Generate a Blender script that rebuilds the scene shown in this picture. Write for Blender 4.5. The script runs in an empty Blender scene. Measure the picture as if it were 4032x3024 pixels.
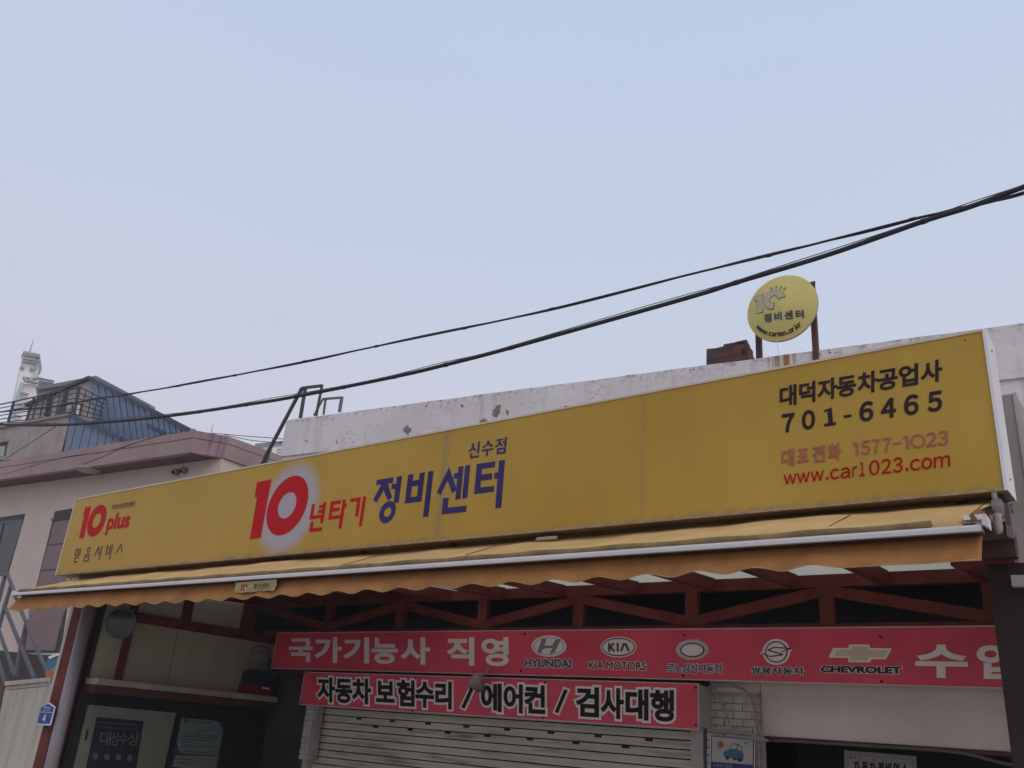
import bpy, math, random
from mathutils import Vector, Matrix
from mathutils.geometry import tessellate_polygon
random.seed(7)
SC = bpy.context.scene
COL = SC.collection
# ------------------------------------------------------------------ camera
YAW, PITCH, ROLL, FPX = math.radians(-38.814), math.radians(22.032), math.radians(4.652), 3450.0
CAM = Vector((0, 0, 1.6))
_f = Vector((math.sin(YAW)*math.cos(PITCH), math.cos(YAW)*math.cos(PITCH), math.sin(PITCH)))
_r = Vector((math.cos(YAW), -math.sin(YAW), 0)); _u = _r.cross(_f)
_c, _s = math.cos(ROLL), math.sin(ROLL)
RT = _c*_r + _s*_u; UP = -_s*_r + _c*_u; FW = _f
cd = bpy.data.cameras.new('camera'); cam = bpy.data.objects.new('camera', cd); COL.objects.link(cam)
M = Matrix((RT, UP, -FW)).transposed().to_4x4(); M.translation = CAM
cam.matrix_world = M
cd.sensor_fit = 'HORIZONTAL'; cd.sensor_width = 36.0; cd.lens = 36.0*FPX/4032.0
cd.clip_start = 0.1; cd.clip_end = 3000
SC.camera = cam
# ------------------------------------------------------------------ world, sun, exposure
SUN_EL, SUN_AZ = math.radians(40), math.radians(112)      # azimuth from +Y towards +X: high on the right, veiled
W = bpy.data.worlds.new('World'); SC.world = W; W.use_nodes = True
nt = W.node_tree; nt.nodes.clear()
def N(t, **k):
    n = nt.nodes.new(t)
    for a, b in k.items(): setattr(n, a, b)
    return n
sky = N('ShaderNodeTexSky', sky_type='NISHITA', sun_disc=False, sun_elevation=SUN_EL, sun_rotation=SUN_AZ, dust_density=4.0, air_density=1.0)
tc = N('ShaderNodeTexCoord'); sp = N('ShaderNodeSeparateXYZ'); nt.links.new(tc.outputs['Generated'], sp.inputs[0])
cr = N('ShaderNodeValToRGB'); nt.links.new(sp.outputs['Z'], cr.inputs[0])
e = cr.color_ramp.elements
e[0].position = 0.0; e[0].color = (0.655, 0.625, 0.715, 1)
e[1].position = 1.0; e[1].color = (0.46, 0.60, 0.84, 1)
for p_, c_ in ((0.30, (0.640, 0.640, 0.755, 1)), (0.45, (0.590, 0.645, 0.785, 1)), (0.66, (0.530, 0.620, 0.790, 1))):
    q_ = e.new(p_); q_.color = c_
ns = N('ShaderNodeTexNoise'); ns.inputs['Scale'].default_value = 1.6; ns.inputs['Detail'].default_value = 2
nt.links.new(tc.outputs['Generated'], ns.inputs['Vector'])
mr = N('ShaderNodeMapRange'); mr.inputs[3].default_value = 10.8; mr.inputs[4].default_value = 11.6
nt.links.new(ns.outputs[0], mr.inputs[0])
vm = N('ShaderNodeVectorMath', operation='SCALE'); nt.links.new(cr.outputs[0], vm.inputs[0]); nt.links.new(mr.outputs[0], vm.inputs['Scale'])
mx = N('ShaderNodeMix', data_type='RGBA'); mx.inputs[0].default_value = 0.90
nt.links.new(sky.outputs[0], mx.inputs[6]); nt.links.new(vm.outputs[0], mx.inputs[7])
bg = N('ShaderNodeBackground'); bg.inputs['Strength'].default_value = 0.10
wo = N('ShaderNodeOutputWorld'); nt.links.new(mx.outputs[2], bg.inputs[0]); nt.links.new(bg.outputs[0], wo.inputs[0])
sl = bpy.data.lights.new('sun', 'SUN'); sl.energy = 1.05; sl.angle = math.radians(40); sl.color = (1.0, 0.87, 0.74)
so = bpy.data.objects.new('sun', sl); COL.objects.link(so); so.location = (20, 10, 30)
sd = Vector((math.sin(SUN_AZ)*math.cos(SUN_EL), math.cos(SUN_AZ)*math.cos(SUN_EL), math.sin(SUN_EL)))
so.rotation_euler = sd.to_track_quat('Z', 'Y').to_euler()
SC.view_settings.view_transform = 'Standard'; SC.view_settings.look = 'None'
SC.view_settings.exposure = 0.0; SC.view_settings.gamma = 1.0; SC.view_settings.use_curve_mapping = False
SC.cycles.max_bounces = 8

# ------------------------------------------------------------------ surveying helpers: photograph pixel -> point on a known plane
def Zm(ox, oy, w, W_):
    s = w/float(W_); return lambda x, y: (ox+x*s, oy+y*s)
FULL = lambda x, y: (x, y)
DSP = Zm(0, 0, 4032, 2212)
Z1 = Zm(0,1300,1100,2212); Z2 = Zm(200,1850,900,2212); Z3 = Zm(900,1650,1200,2212); Z4 = Zm(2700,1000,1332,2210)
Z5 = Zm(0,2150,1100,2088); Z6 = Zm(1000,2200,1400,2212); Z7 = Zm(2000,2150,1100,2088); Z8 = Zm(2932,1900,1100,1624)
A1 = Zm(0,1380,560,2212); A2 = Zm(400,1480,560,2212); A3 = Zm(960,1480,560,2212); A4 = Zm(1100,1560,1600,2212)
A5 = Zm(2700,1300,600,2212); A6 = Zm(3632,1200,400,603); A7 = Zm(0,1900,500,1659); A8 = Zm(2900,1060,360,1659)
B1 = Zm(130,2700,230,2120); B2 = Zm(300,2750,620,2212); B3 = Zm(2740,2850,300,2212); B4 = Zm(3280,2900,400,2212)
B5 = Zm(3750,1900,282,936); B6 = Zm(700,2400,500,1659); B7 = Zm(880,2260,250,2212)
C1 = Zm(0,2250,330,707); C2 = Zm(1140,2600,860,2212); C4 = Zm(3300,650,732,2212); C5 = Zm(0,1100,2200,2212); C6 = Zm(3050,1400,700,2111)
D1 = Zm(1200,1930,260,2212); D2 = Zm(1450,1850,280,2111); D3 = Zm(1700,1780,310,1978); D4 = Zm(1820,1700,200,2212)
D5 = Zm(300,1950,260,2212); D6 = Zm(280,2120,220,2212)
def ray(px, py): return RT*((px-2016)/FPX) - UP*((py-1512)/FPX) + FW
def YP(y): return (Vector((0, y, 0)), Vector((0, -1, 0)))
def XP(x): return (Vector((x, 0, 0)), Vector((1, 0, 0)))
def ZP(z): return (Vector((0, 0, z)), Vector((0, 0, 1)))
def DP(x, y, deg):                                             # upright plane through (x, y) running at deg to the X axis, facing the street
    a = math.radians(deg); return (Vector((x, y, 0)), Vector((math.sin(a), -math.cos(a), 0)))
def at(zm, x, y, pl):
    r = ray(*zm(x, y)); p, n = pl
    return CAM + r*((p-CAM).dot(n)/r.dot(n))
def dist(zm, x, y, pl): return (at(zm, x, y, pl)-CAM).length

# ------------------------------------------------------------------ materials
MATS = {}
def mat(name, col, rough=0.75, var=0.12, scale=3.0, metal=0.0, spec=0.3, bump=0.0, bscale=40.0, streak=0.0, dirt=None, coat=0.0):
    if name in MATS: return MATS[name]
    m = bpy.data.materials.new(name); m.use_nodes = True; t = m.node_tree; b = t.nodes['Principled BSDF']
    b.inputs['Roughness'].default_value = rough; b.inputs['Metallic'].default_value = metal
    b.inputs['Specular IOR Level'].default_value = spec; b.inputs['Coat Weight'].default_value = coat
    g = t.nodes.new('ShaderNodeNewGeometry')
    n1 = t.nodes.new('ShaderNodeTexNoise'); n1.inputs['Scale'].default_value = scale; n1.inputs['Detail'].default_value = 6
    t.links.new(g.outputs['Position'], n1.inputs['Vector'])
    rp = t.nodes.new('ShaderNodeMapRange'); rp.inputs[1].default_value = 0.25; rp.inputs[2].default_value = 0.75
    rp.inputs[3].default_value = 1-var; rp.inputs[4].default_value = 1+var
    t.links.new(n1.outputs[0], rp.inputs[0])
    v = t.nodes.new('ShaderNodeVectorMath'); v.operation = 'SCALE'; v.inputs[0].default_value = col[:3]
    t.links.new(rp.outputs[0], v.inputs['Scale'])
    out = v.outputs[0]
    if streak > 0:
        mp = t.nodes.new('ShaderNodeMapping'); mp.inputs['Scale'].default_value = (9, 9, 0.5)
        t.links.new(g.outputs['Position'], mp.inputs[0])
        n2 = t.nodes.new('ShaderNodeTexNoise'); n2.inputs['Scale'].default_value = 1.0; n2.inputs['Detail'].default_value = 5
        t.links.new(mp.outputs[0], n2.inputs['Vector'])
        r2 = t.nodes.new('ShaderNodeMapRange'); r2.inputs[1].default_value = 0.50; r2.inputs[2].default_value = 0.75; r2.inputs[4].default_value = streak
        t.links.new(n2.outputs[0], r2.inputs[0])
        mi = t.nodes.new('ShaderNodeMix'); mi.data_type = 'RGBA'; t.links.new(r2.outputs[0], mi.inputs[0]); t.links.new(out, mi.inputs[6])
        d = dirt or (0.10, 0.085, 0.075); mi.inputs[7].default_value = (*d, 1); out = mi.outputs[2]
    t.links.new(out, b.inputs['Base Color'])
    if bump > 0:
        n3 = t.nodes.new('ShaderNodeTexNoise'); n3.inputs['Scale'].default_value = bscale; n3.inputs['Detail'].default_value = 4
        t.links.new(g.outputs['Position'], n3.inputs['Vector'])
        bu = t.nodes.new('ShaderNodeBump'); bu.inputs['Strength'].default_value = bump; bu.inputs['Distance'].default_value = 0.01
        t.links.new(n3.outputs[0], bu.inputs['Height']); t.links.new(bu.outputs[0], b.inputs['Normal'])
    MATS[name] = m; return m

# ------------------------------------------------------------------ object helpers
WPOS = {}
def tag(o, label=None, cat=None, group=None, kind=None):
    if label: o['label'] = label
    if cat: o['category'] = cat
    if group: o['group'] = group
    if kind: o['kind'] = kind
    return o
def thing(name, label, cat, loc, group=None):
    o = bpy.data.objects.new(name, None); COL.objects.link(o); o.location = loc; o.empty_display_size = 0.2
    WPOS[o.name] = Vector(loc); return tag(o, label, cat, group)
def mk(name, vs, fs, m, parent=None, smooth=False):
    vs = [Vector(v) for v in vs]
    lo = Vector([min(v[i] for v in vs) for i in range(3)]); hi = Vector([max(v[i] for v in vs) for i in range(3)])
    org = Vector(((lo.x+hi.x)/2, (lo.y+hi.y)/2, lo.z if parent is None else (lo.z+hi.z)/2))
    me = bpy.data.meshes.new(name); me.from_pydata([v-org for v in vs], [], fs); me.validate(); me.update()
    if m is not None: me.materials.append(m)
    if smooth:
        for p in me.polygons: p.use_smooth = True
    o = bpy.data.objects.new(name, me); COL.objects.link(o)
    if parent is not None: o.parent = parent; o.location = org - WPOS[parent.name]
    else: o.location = org
    WPOS[o.name] = org
    return o
def dup(o, pos, parent):
    c = o.copy(); COL.objects.link(c); c.parent = parent; c.location = Vector(pos)-WPOS[parent.name]; WPOS[c.name] = Vector(pos); return c
class MB:                                                     # collects shapes that belong to ONE part
    def __init__(s): s.v = []; s.f = []
    def add(s, v, f): k = len(s.v); s.v += [Vector(x) for x in v]; s.f += [[i+k for i in q] for q in f]; return s
    def box(s, x0, x1, y0, y1, z0, z1):
        v = [(x, y, z) for z in (z0, z1) for y in (y0, y1) for x in (x0, x1)]
        return s.add(v, [(0,2,3,1),(4,5,7,6),(0,1,5,4),(2,6,7,3),(0,4,6,2),(1,3,7,5)])
    def bar(s, a, b, w, h, up=(0,0,1)):
        a = Vector(a); b = Vector(b); d = (b-a).normalized(); up = Vector(up)
        if abs(d.dot(up)) > 0.98: up = Vector((0, 1, 0))
        x = d.cross(up).normalized()*w/2; y = x.cross(d).normalized()*h/2
        v = [p+i*x+j*y for p in (a, b) for i, j in ((-1,-1),(1,-1),(1,1),(-1,1))]
        return s.add(v, [(0,1,2,3),(7,6,5,4),(0,4,5,1),(1,5,6,2),(2,6,7,3),(3,7,4,0)])
    def tube(s, pts, r, n=8, cap=True):
        pts = [Vector(p) for p in pts]; rs = r if isinstance(r, (list, tuple)) else [r]*len(pts)
        k = len(s.v); ref = Vector((0.13, 0.21, 1)).normalized()
        for i, p in enumerate(pts):
            d = (pts[min(i+1, len(pts)-1)]-pts[max(i-1, 0)]).normalized()
            rf = ref if abs(d.dot(ref)) < 0.95 else Vector((1, 0, 0))
            x = d.cross(rf).normalized(); y = d.cross(x)
            for j in range(n):
                t = 2*math.pi*j/n; s.v.append(p+(x*math.cos(t)+y*math.sin(t))*rs[i])
        for i in range(len(pts)-1):
            for j in range(n):
                a = k+i*n+j; b = k+i*n+(j+1)%n; s.f.append([a, b, b+n, a+n])
        if cap:
            s.f.append([k+j for j in range(n)][::-1]); s.f.append([k+(len(pts)-1)*n+j for j in range(n)])
        return s
    def prism(s, pts, nrm, th, holes=()):                     # pts = front outline, extruded th backwards
        loops = [[Vector(p) for p in pts]]+[[Vector(p) for p in h] for h in holes]
        nrm = Vector(nrm); k = len(s.v); flat = [p for l in loops for p in l]
        tri = tessellate_polygon(loops); nn = len(flat)
        s.v += flat+[p-nrm*th for p in flat]
        for t in tri:
            a, b, c = (flat[i] for i in t)
            if (b-a).cross(c-a).dot(nrm) < 0: t = t[::-1]
            s.f.append([k+i for i in t]); s.f.append([k+nn+i for i in t[::-1]])
        o = 0
        for l in loops:
            L = len(l)
            for i in range(L): s.f.append([k+o+i, k+o+(i+1)%L, k+nn+o+(i+1)%L, k+nn+o+i])
            o += L
        return s
    def build(s, name, m, parent=None, smooth=False): return mk(name, s.v, s.f, m, parent, smooth)
def box(name, x0, x1, y0, y1, z0, z1, m, parent=None): return MB().box(x0, x1, y0, y1, z0, z1).build(name, m, parent)
def poly(name, zm, pl, pts, m, parent=None, th=0.004, lift=0.0, holes=()):
    n = pl[1]; f = lambda q: at(zm, q[0], q[1], pl)+n*lift
    return MB().prism([f(q) for q in pts], n, th, [[f(q) for q in h] for h in holes]).build(name, m, parent)
def ell(cx, cy, w, h, off=0.0, n=36):
    d = math.asin(max(-1, min(1, off/w)))
    return [(cx+w*math.cos(2*math.pi*i/n-d), cy-h*math.sin(2*math.pi*i/n)) for i in range(n)]
def glyphs(name, zm, pl, polys, m, parent, lift=0.003, th=0.002):
    b = MB(); n = pl[1]
    for i, q in enumerate(polys):
        outer, holes = (q['o'], q['h']) if isinstance(q, dict) else (q, [])
        f = lambda p: at(zm, p[0], p[1], pl)+n*(lift+0.0003*(i % 5))
        b.prism([f(p) for p in outer], n, th, [[f(p) for p in h] for h in holes])
    return b.build(name, m, parent)
def stroke(x0, y0, x1, y1, w):
    L = math.hypot(x1-x0, y1-y0); a, b = -(y1-y0)/L*w/2, (x1-x0)/L*w/2
    return [(x0+a, y0+b), (x1+a, y1+b), (x1-a, y1-b), (x0-a, y0-b)]
_tc = {}
def glyph_mesh(s, bev, sp=1.0):
    key = (s, bev, sp)
    if key not in _tc:
        cu = bpy.data.curves.new('t', 'FONT'); cu.body = s; cu.bevel_depth = bev; cu.bevel_resolution = 0; cu.resolution_u = 4; cu.space_character = sp
        o = bpy.data.objects.new('t', cu); COL.objects.link(o); bpy.context.view_layer.update()
        me = bpy.data.meshes.new_from_object(o.evaluated_get(bpy.context.evaluated_depsgraph_get()))
        _tc[key] = ([v.co.copy() for v in me.vertices], [list(p.vertices) for p in me.polygons])
        bpy.data.objects.remove(o); bpy.data.curves.remove(cu); bpy.data.meshes.remove(me)
    return _tc[key]
def add_text(b, s, quad, nrm, bev=0.02, ref=None, lift=0.004, th=0.0015, sp=1.0, yr=None):
    """quad: four 3D corners BL, BR, TR, TL that the drawn string fills"""
    vs, fs = glyph_mesh(s, bev, sp); rv, _ = glyph_mesh(s, ref if ref is not None else bev, sp)
    x0 = min(v.x for v in rv); x1 = max(v.x for v in rv); y0 = min(v.y for v in rv); y1 = max(v.y for v in rv)
    if yr: y0, y1 = yr
    BL, BR, TR, TL = quad; out = []
    for v in vs:
        u = (v.x-x0)/(x1-x0); w = (v.y-y0)/(y1-y0)
        p = BL*(1-u)*(1-w)+BR*u*(1-w)+TR*u*w+TL*(1-u)*w
        out.append(p+nrm*(lift+(v.z/max(bev, 1e-4))*th))
    # keep faces turned outwards
    a = (BR-BL).cross(TL-BL).dot(nrm)
    b.add(out, fs if a > 0 else [f[::-1] for f in fs]); return b
def text(name, s, zm, pl, q, m, parent, bev=0.02, ref=None, lift=0.004, sp=1.0):
    b = MB(); add_text(b, s, [at(zm, x, y, pl) for x, y in q], pl[1], bev, ref, lift, sp=sp); return b.build(name, m, parent)
HAN = (-0.10, 0.85)
def chars(name, zm, pl, items, top, bot, m, parent, bev=0.03, ref=None, lift=0.004, yr=HAN, lean=0.0):
    """items (char, x0, x1); top / bot = (xa, ya, xb, yb) lines the em box hangs between"""
    L = lambda l, x: l[1]+(l[3]-l[1])*(x-l[0])/(l[2]-l[0])
    for ch, x0, x1 in items:
        b = MB()
        q = [(x0-lean, L(bot, x0)), (x1-lean, L(bot, x1)), (x1+lean, L(top, x1)), (x0+lean, L(top, x0))]
        add_text(b, ch, [at(zm, x, y, pl) for x, y in q], pl[1], bev, ref, lift, yr=yr)
        b.build(name, m, parent)
def clip(poly2, a, b, c):                                     # keep a*x+b*y<=c
    out = []
    for i, p in enumerate(poly2):
        q = poly2[(i+1) % len(poly2)]; dp = a*p[0]+b*p[1]-c; dq = a*q[0]+b*q[1]-c
        if dp <= 0: out.append(p)
        if dp*dq < 0: t = dp/(dp-dq); out.append((p[0]+t*(q[0]-p[0]), p[1]+t*(q[1]-p[1])))
    return out

# ------------------------------------------------------------------ shared materials
m_wht = mat('white_painted_metal', (0.72, 0.70, 0.72), 0.45, 0.06)
m_alu = mat('awning_bar_white', (0.60, 0.575, 0.58), 0.35, 0.05)
m_red = mat('maroon_steel_paint', (0.155, 0.038, 0.030), 0.7, 0.30, 3.5, bump=0.2, spec=0.12, streak=0.25, dirt=(0.05,0.03,0.025))
m_rst = mat('rusty_brown_steel', (0.10, 0.045, 0.035), 0.7, 0.3, 6.0)
m_blk = mat('black_cable_rubber', (0.018, 0.017, 0.024), 0.5, 0.15, spec=0.4)
m_ink = mat('black_print', (0.030, 0.020, 0.022), 0.6, 0.12, spec=0.1)
m_redi = mat('red_print', (0.48, 0.012, 0.018), 0.6, 0.10, spec=0.08)
m_navy = mat('navy_print', (0.043, 0.032, 0.118), 0.6, 0.25, 2.5, spec=0.08)
m_dark = mat('dark_shade_plaster', (0.035, 0.030, 0.028), 0.9, 0.3, 2.0)  # the open bay's interior shade put into the wall and ceiling colour
m_cream = mat('cream_board', (0.42, 0.385, 0.29), 0.7, 0.10, 1.3, streak=0.25, dirt=(0.2, 0.17, 0.13))

# ------------------------------------------------------------------ ground and street
GZ = -0.5
mg = mat('worn_concrete_road', (0.42, 0.37, 0.32), 0.9, 0.25, 1.2, bump=0.4, bscale=60)
g = mk('ground', [(-600,-300,GZ-0.006),(300,-300,GZ-0.006),(300,600,GZ-0.006),(-600,600,GZ-0.006)], [(0,1,2,3)], mat('ground_concrete', (0.42,0.38,0.33), 0.9, 0.2, 0.6)); tag(g, kind='structure')
hz = bpy.data.materials.new('haze_air'); hz.use_nodes = True; hz.node_tree.nodes.clear()
_v = hz.node_tree.nodes.new('ShaderNodeVolumePrincipled'); _v.inputs['Color'].default_value = (0.93, 0.95, 1.0, 1); _v.inputs['Density'].default_value = 0.0013; _v.inputs['Anisotropy'].default_value = 0.0
_o = hz.node_tree.nodes.new('ShaderNodeOutputMaterial'); hz.node_tree.links.new(_v.outputs[0], _o.inputs['Volume'])
hzo = box('haze', -610, 310, -310, 610, GZ-1.2, 64, hz); tag(hzo, kind='stuff')
g = box('road', -60, 60, -8.0, 5.0, GZ-0.2, GZ-0.002, mg); tag(g, kind='structure')
g = box('pavement', -60, 60, 5.0, 6.2, GZ-0.2, GZ+0.10, mat('pavement_concrete', (0.48,0.43,0.38), 0.9, 0.2, 1.5)); tag(g, kind='structure')
g = box('garage_floor', -12.6, -0.9, 6.2, 14.0, GZ-0.1, GZ+0.11, mat('oily_concrete', (0.38,0.33,0.28), 0.7, 0.3, 1.0)); tag(g, kind='structure')

# ================================================================== the garage building
gb = thing('garage_building', 'garage building with a peeling white parapet above the yellow sign and a dark open bay', 'building', (-6.7, 9.6, GZ))
PD = 8.53; PL = DP(-12.81, 9.4, PD)                             # parapet face
pn = PL[1]; pd = Vector((math.cos(math.radians(PD)), math.sin(math.radians(PD)), 0))
# parapet paint: streaks, cracks, rust
def parapet_mat():
    m = bpy.data.materials.new('peeling_white_paint'); m.use_nodes = True; t = m.node_tree; b = t.nodes['Principled BSDF']; b.inputs['Roughness'].default_value = 0.85
    def n(ty, **k):
        x = t.nodes.new(ty)
        for a_, b_ in k.items(): setattr(x, a_, b_)
        return x
    L = t.links.new; g = n('ShaderNodeNewGeometry')
    def noise(scale, detail, vec=None):
        x = n('ShaderNodeTexNoise'); x.inputs['Scale'].default_value = scale; x.inputs['Detail'].default_value = detail; L(vec or g.outputs['Position'], x.inputs['Vector']); return x.outputs[0]
    def rng(src, a, b_, c, d):
        x = n('ShaderNodeMapRange'); x.inputs[1].default_value = a; x.inputs[2].default_value = b_; x.inputs[3].default_value = c; x.inputs[4].default_value = d; L(src, x.inputs[0]); return x.outputs[0]
    def mixc(f, c1, c2):
        x = n('ShaderNodeMix', data_type='RGBA')
        L(f, x.inputs[0])
        for s, c in ((6, c1), (7, c2)):
            if isinstance(c, tuple): x.inputs[s].default_value = (*c, 1)
            else: L(c, x.inputs[s])
        return x.outputs[2]
    def mul(a, b_):
        x = n('ShaderNodeMath', operation='MULTIPLY'); L(a, x.inputs[0]); L(b_, x.inputs[1]); return x.outputs[0]
    base = mixc(rng(noise(1.3, 6), 0.3, 0.7, 0, 1), (0.63, 0.585, 0.58), (0.72, 0.675, 0.67))
    mp = n('ShaderNodeMapping'); mp.inputs['Scale'].default_value = (7, 7, 0.35); L(g.outputs['Position'], mp.inputs[0])
    st = rng(noise(1.0, 6, mp.outputs[0]), 0.54, 0.78, 0, 0.42)
    c = mixc(st, base, (0.24, 0.225, 0.21))
    # grime under the top edge
    s = n('ShaderNodeSeparateXYZ'); L(g.outputs['Position'], s.inputs[0])
    edge = rng(s.outputs[2], 6.58, 6.74, 0, 1.0)
    gr = mul(edge, rng(noise(12, 6), 0.52, 0.66, 0, 0.75)); c = mixc(gr, c, (0.16, 0.14, 0.12))
    # flaking cracks
    wv = n('ShaderNodeVectorMath', operation='ADD'); L(g.outputs['Position'], wv.inputs[0])
    nn = n('ShaderNodeTexNoise'); nn.inputs['Scale'].default_value = 5; L(g.outputs['Position'], nn.inputs['Vector'])
    sc = n('ShaderNodeVectorMath', operation='SCALE'); L(nn.outputs['Color'], sc.inputs[0]); sc.inputs['Scale'].default_value = 0.35; L(sc.outputs[0], wv.inputs[1])
    vo = n('ShaderNodeTexVoronoi', feature='DISTANCE_TO_EDGE'); vo.inputs['Scale'].default_value = 3.6; L(wv.outputs[0], vo.inputs['Vector'])
    cracks = mul(rng(vo.outputs[0], 0.0, 0.016, 1, 0), rng(noise(1.1, 3), 0.50, 0.60, 0, 0.75)); c = mixc(cracks, c, (0.20, 0.17, 0.15))
    sp_ = rng(noise(26, 3), 0.74, 0.78, 0, 0.6); c = mixc(sp_, c, (0.23, 0.20, 0.18))
    # rust run below the round sign
    dx = rng(s.outputs[0], RX0, RX1, -1, 1); dd = n('ShaderNodeMath', operation='ABSOLUTE'); L(dx, dd.inputs[0])
    ru = mul(rng(dd.outputs[0], 0.7, 1.0, 1, 0), rng(noise(1.7, 5, mp.outputs[0]), 0.36, 0.50, 0.0, 1.0)); c = mixc(ru, c, (0.33, 0.165, 0.08))
    L(c, b.inputs['Base Color'])
    bu = n('ShaderNodeBump'); bu.inputs['Strength'].default_value = 0.35; bu.inputs['Distance'].default_value = 0.02
    L(noise(14, 6), bu.inputs['Height']); L(bu.outputs[0], b.inputs['Normal']); return m
RX0 = at(A5, 1170, 450, PL).x; RX1 = at(A5, 1620, 430, PL).x
m_par = parapet_mat()
ZT = at(A3, 680, 685, PL).z; ZG = at(A3, 600, 1247, PL).z
P0 = Vector((-12.81, 9.4, 0)); LEN = 16.5
def along(t, z, off=0.0): return P0+pd*t+Vector((0, 0, z))+pn*off
# upper band proud of the lower wall, its top edge uneven as chipped plaster
b = MB(); nseg = 66; top = []
for i in range(nseg+1): top.append((LEN*i/nseg, ZT+random.uniform(-0.007, 0.005)))
b.prism([along(0, ZG)]+[along(LEN, ZG)]+[along(t, z) for t, z in top[::-1]], pn, 0.26)
b.build('parapet_wall', m_par, gb)
b = MB(); b.prism([along(0.06, 3.62, -0.035), along(LEN, 3.62, -0.035), along(LEN, ZG, -0.035), along(0.06, ZG, -0.035)], pn, 0.2); b.build('upper_wall', m_par, gb)
m_bare = mat('bare_cement', (0.23, 0.185, 0.145), 0.95, 0.25, 8, bump=0.5)
for zm, pts in ((A4, [(672,180),(700,155),(708,172),(720,175),(716,196),(704,200),(702,216),(690,200),(680,198)]),
                (A4, [(1160,78),(1172,72),(1180,52),(1210,46),(1200,72),(1205,84),(1190,106),(1182,118),(1170,112),(1158,98),(1166,90)]),
                (A4, [(1232,74),(1246,76),(1250,92),(1244,108),(1236,96)]),
                (A4, [(1092,132),(1104,128),(1110,118),(1120,124),(1132,130),(1128,152),(1092,155)]),
                (A4, [(1552,52),(1588,55),(1584,68),(1546,74)]),
                (A4, [(796,52),(804,44),(806,56),(798,62)]), (A4, [(984,52),(992,44),(1004,50),(998,62)]),
                (A5, [(1915,368),(1940,335),(1962,345),(1930,378)]), (A5, [(2070,325),(2095,312),(2120,322),(2090,342)]),
                (A5, [(2165,330),(2180,318),(2196,328),(2180,340)]), (A5, [(100,560),(125,556),(130,575),(115,582)]),
                (A3, [(945,1000),(985,1010),(1000,1030),(960,1022)]), (A3, [(1440,980),(1462,1030),(1455,1075),(1440,1030)]), (A3, [(1610,890),(1630,900),(1618,922)])):
    poly('bare_patch', zm, PL, pts, m_bare, gb, th=0.006, lift=0.003)
# roof slab and side of the storey behind the parapet, open bay below
b = MB()
for a0, a1, d0, d1, z0, z1 in ((0, LEN, 0.30, 6.0, 5.95, 6.1), (0, 0.2, 0.30, 6.0, 3.6, 5.95)):
    q = [along(a0, 0, -d0), along(a1, 0, -d0), along(a1, 0, -d1), along(a0, 0, -d1)]
    v = [Vector((p.x, p.y, z)) for z in (z0, z1) for p in q]
    b.add(v, [(3,2,1,0),(4,5,6,7),(0,1,5,4),(1,2,6,5),(2,3,7,6),(3,0,4,7)])
b.build('roof', mat('roof_concrete', (0.25, 0.24, 0.24), 0.9), gb)
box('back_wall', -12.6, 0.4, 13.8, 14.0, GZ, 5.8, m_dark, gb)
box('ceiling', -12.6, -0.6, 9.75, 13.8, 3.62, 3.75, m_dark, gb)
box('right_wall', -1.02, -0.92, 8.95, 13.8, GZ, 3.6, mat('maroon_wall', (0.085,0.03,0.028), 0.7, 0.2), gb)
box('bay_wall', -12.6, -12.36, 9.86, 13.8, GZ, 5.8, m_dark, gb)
box('left_bay_wall', -12.34, -11.12, 9.75, 9.9, GZ, 2.9, mat('dark_green_plaster', (0.060,0.062,0.055), 0.9, 0.4, 1.5), gb)  # dark greenish plaster, uneven in tone
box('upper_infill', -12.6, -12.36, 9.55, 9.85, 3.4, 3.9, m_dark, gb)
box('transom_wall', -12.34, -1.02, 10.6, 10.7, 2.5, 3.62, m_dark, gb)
# beige lintel to the right of the brick pier
m_lint = mat('beige_lintel_plaster', (0.72, 0.63, 0.57), 0.85, 0.10, 1.2, bump=0.2, streak=0.06, dirt=(0.22, 0.17, 0.15))
box('lintel', -3.925, -1.03, 9.58, 9.85, 1.84, 2.60, m_lint, gb)
box('pier_head', -4.53, -3.93, 9.55, 9.80, 2.262, 2.60, m_lint, gb)
box('lintel_rail', -3.88, -1.03, 9.56, 9.62, 1.797, 1.838, m_rst, gb)
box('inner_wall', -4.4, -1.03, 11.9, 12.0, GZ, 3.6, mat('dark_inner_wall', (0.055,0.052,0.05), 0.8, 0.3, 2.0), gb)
# shutter headroom wall above the doors
box('header_beam', -12.25, -4.50, 9.48, 9.70, 2.26, 2.52, mat('dark_maroon_beam', (0.07,0.028,0.026), 0.6, 0.2), gb)
# white painted brick piers, brick by brick
m_brk = mat('white_painted_brick', (0.54, 0.49, 0.455), 0.85, 0.14, 6, bump=0.5, bscale=30, streak=0.35, dirt=(0.15, 0.12, 0.10))
m_mor = mat('grey_mortar', (0.42, 0.375, 0.35), 0.95, 0.2)
def brick_pier(x0, x1, yf, z0, z1):
    box('mortar_core', x0+0.012, x1-0.012, yf+0.022, yf+0.2, z0, z1, m_mor, gb)
    bh, bl, gp = 0.066, 0.20, 0.011; proto = {}; row = 0; z = z0
    while z+bh <= z1:
        x = x0-(0.5*(bl+gp) if row % 2 else 0)
        while x < x1-0.03:
            a, c = max(x, x0), min(x+bl, x1)
            if c-a > 0.04:
                L = round(c-a, 2); j = random.uniform(-0.004, 0.004)
                if L not in proto:
                    o = MB().box(a, c, yf+j, yf+0.09, z, z+bh).build('brick', m_brk, gb); proto[L] = o
                else: dup(proto[L], ((a+c)/2, yf+j+0.045, z+bh/2), gb)
            x += bl+gp
        z += bh+gp; row += 1
brick_pier(-4.53, -3.93, 9.52, 1.15, 2.26)
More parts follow.
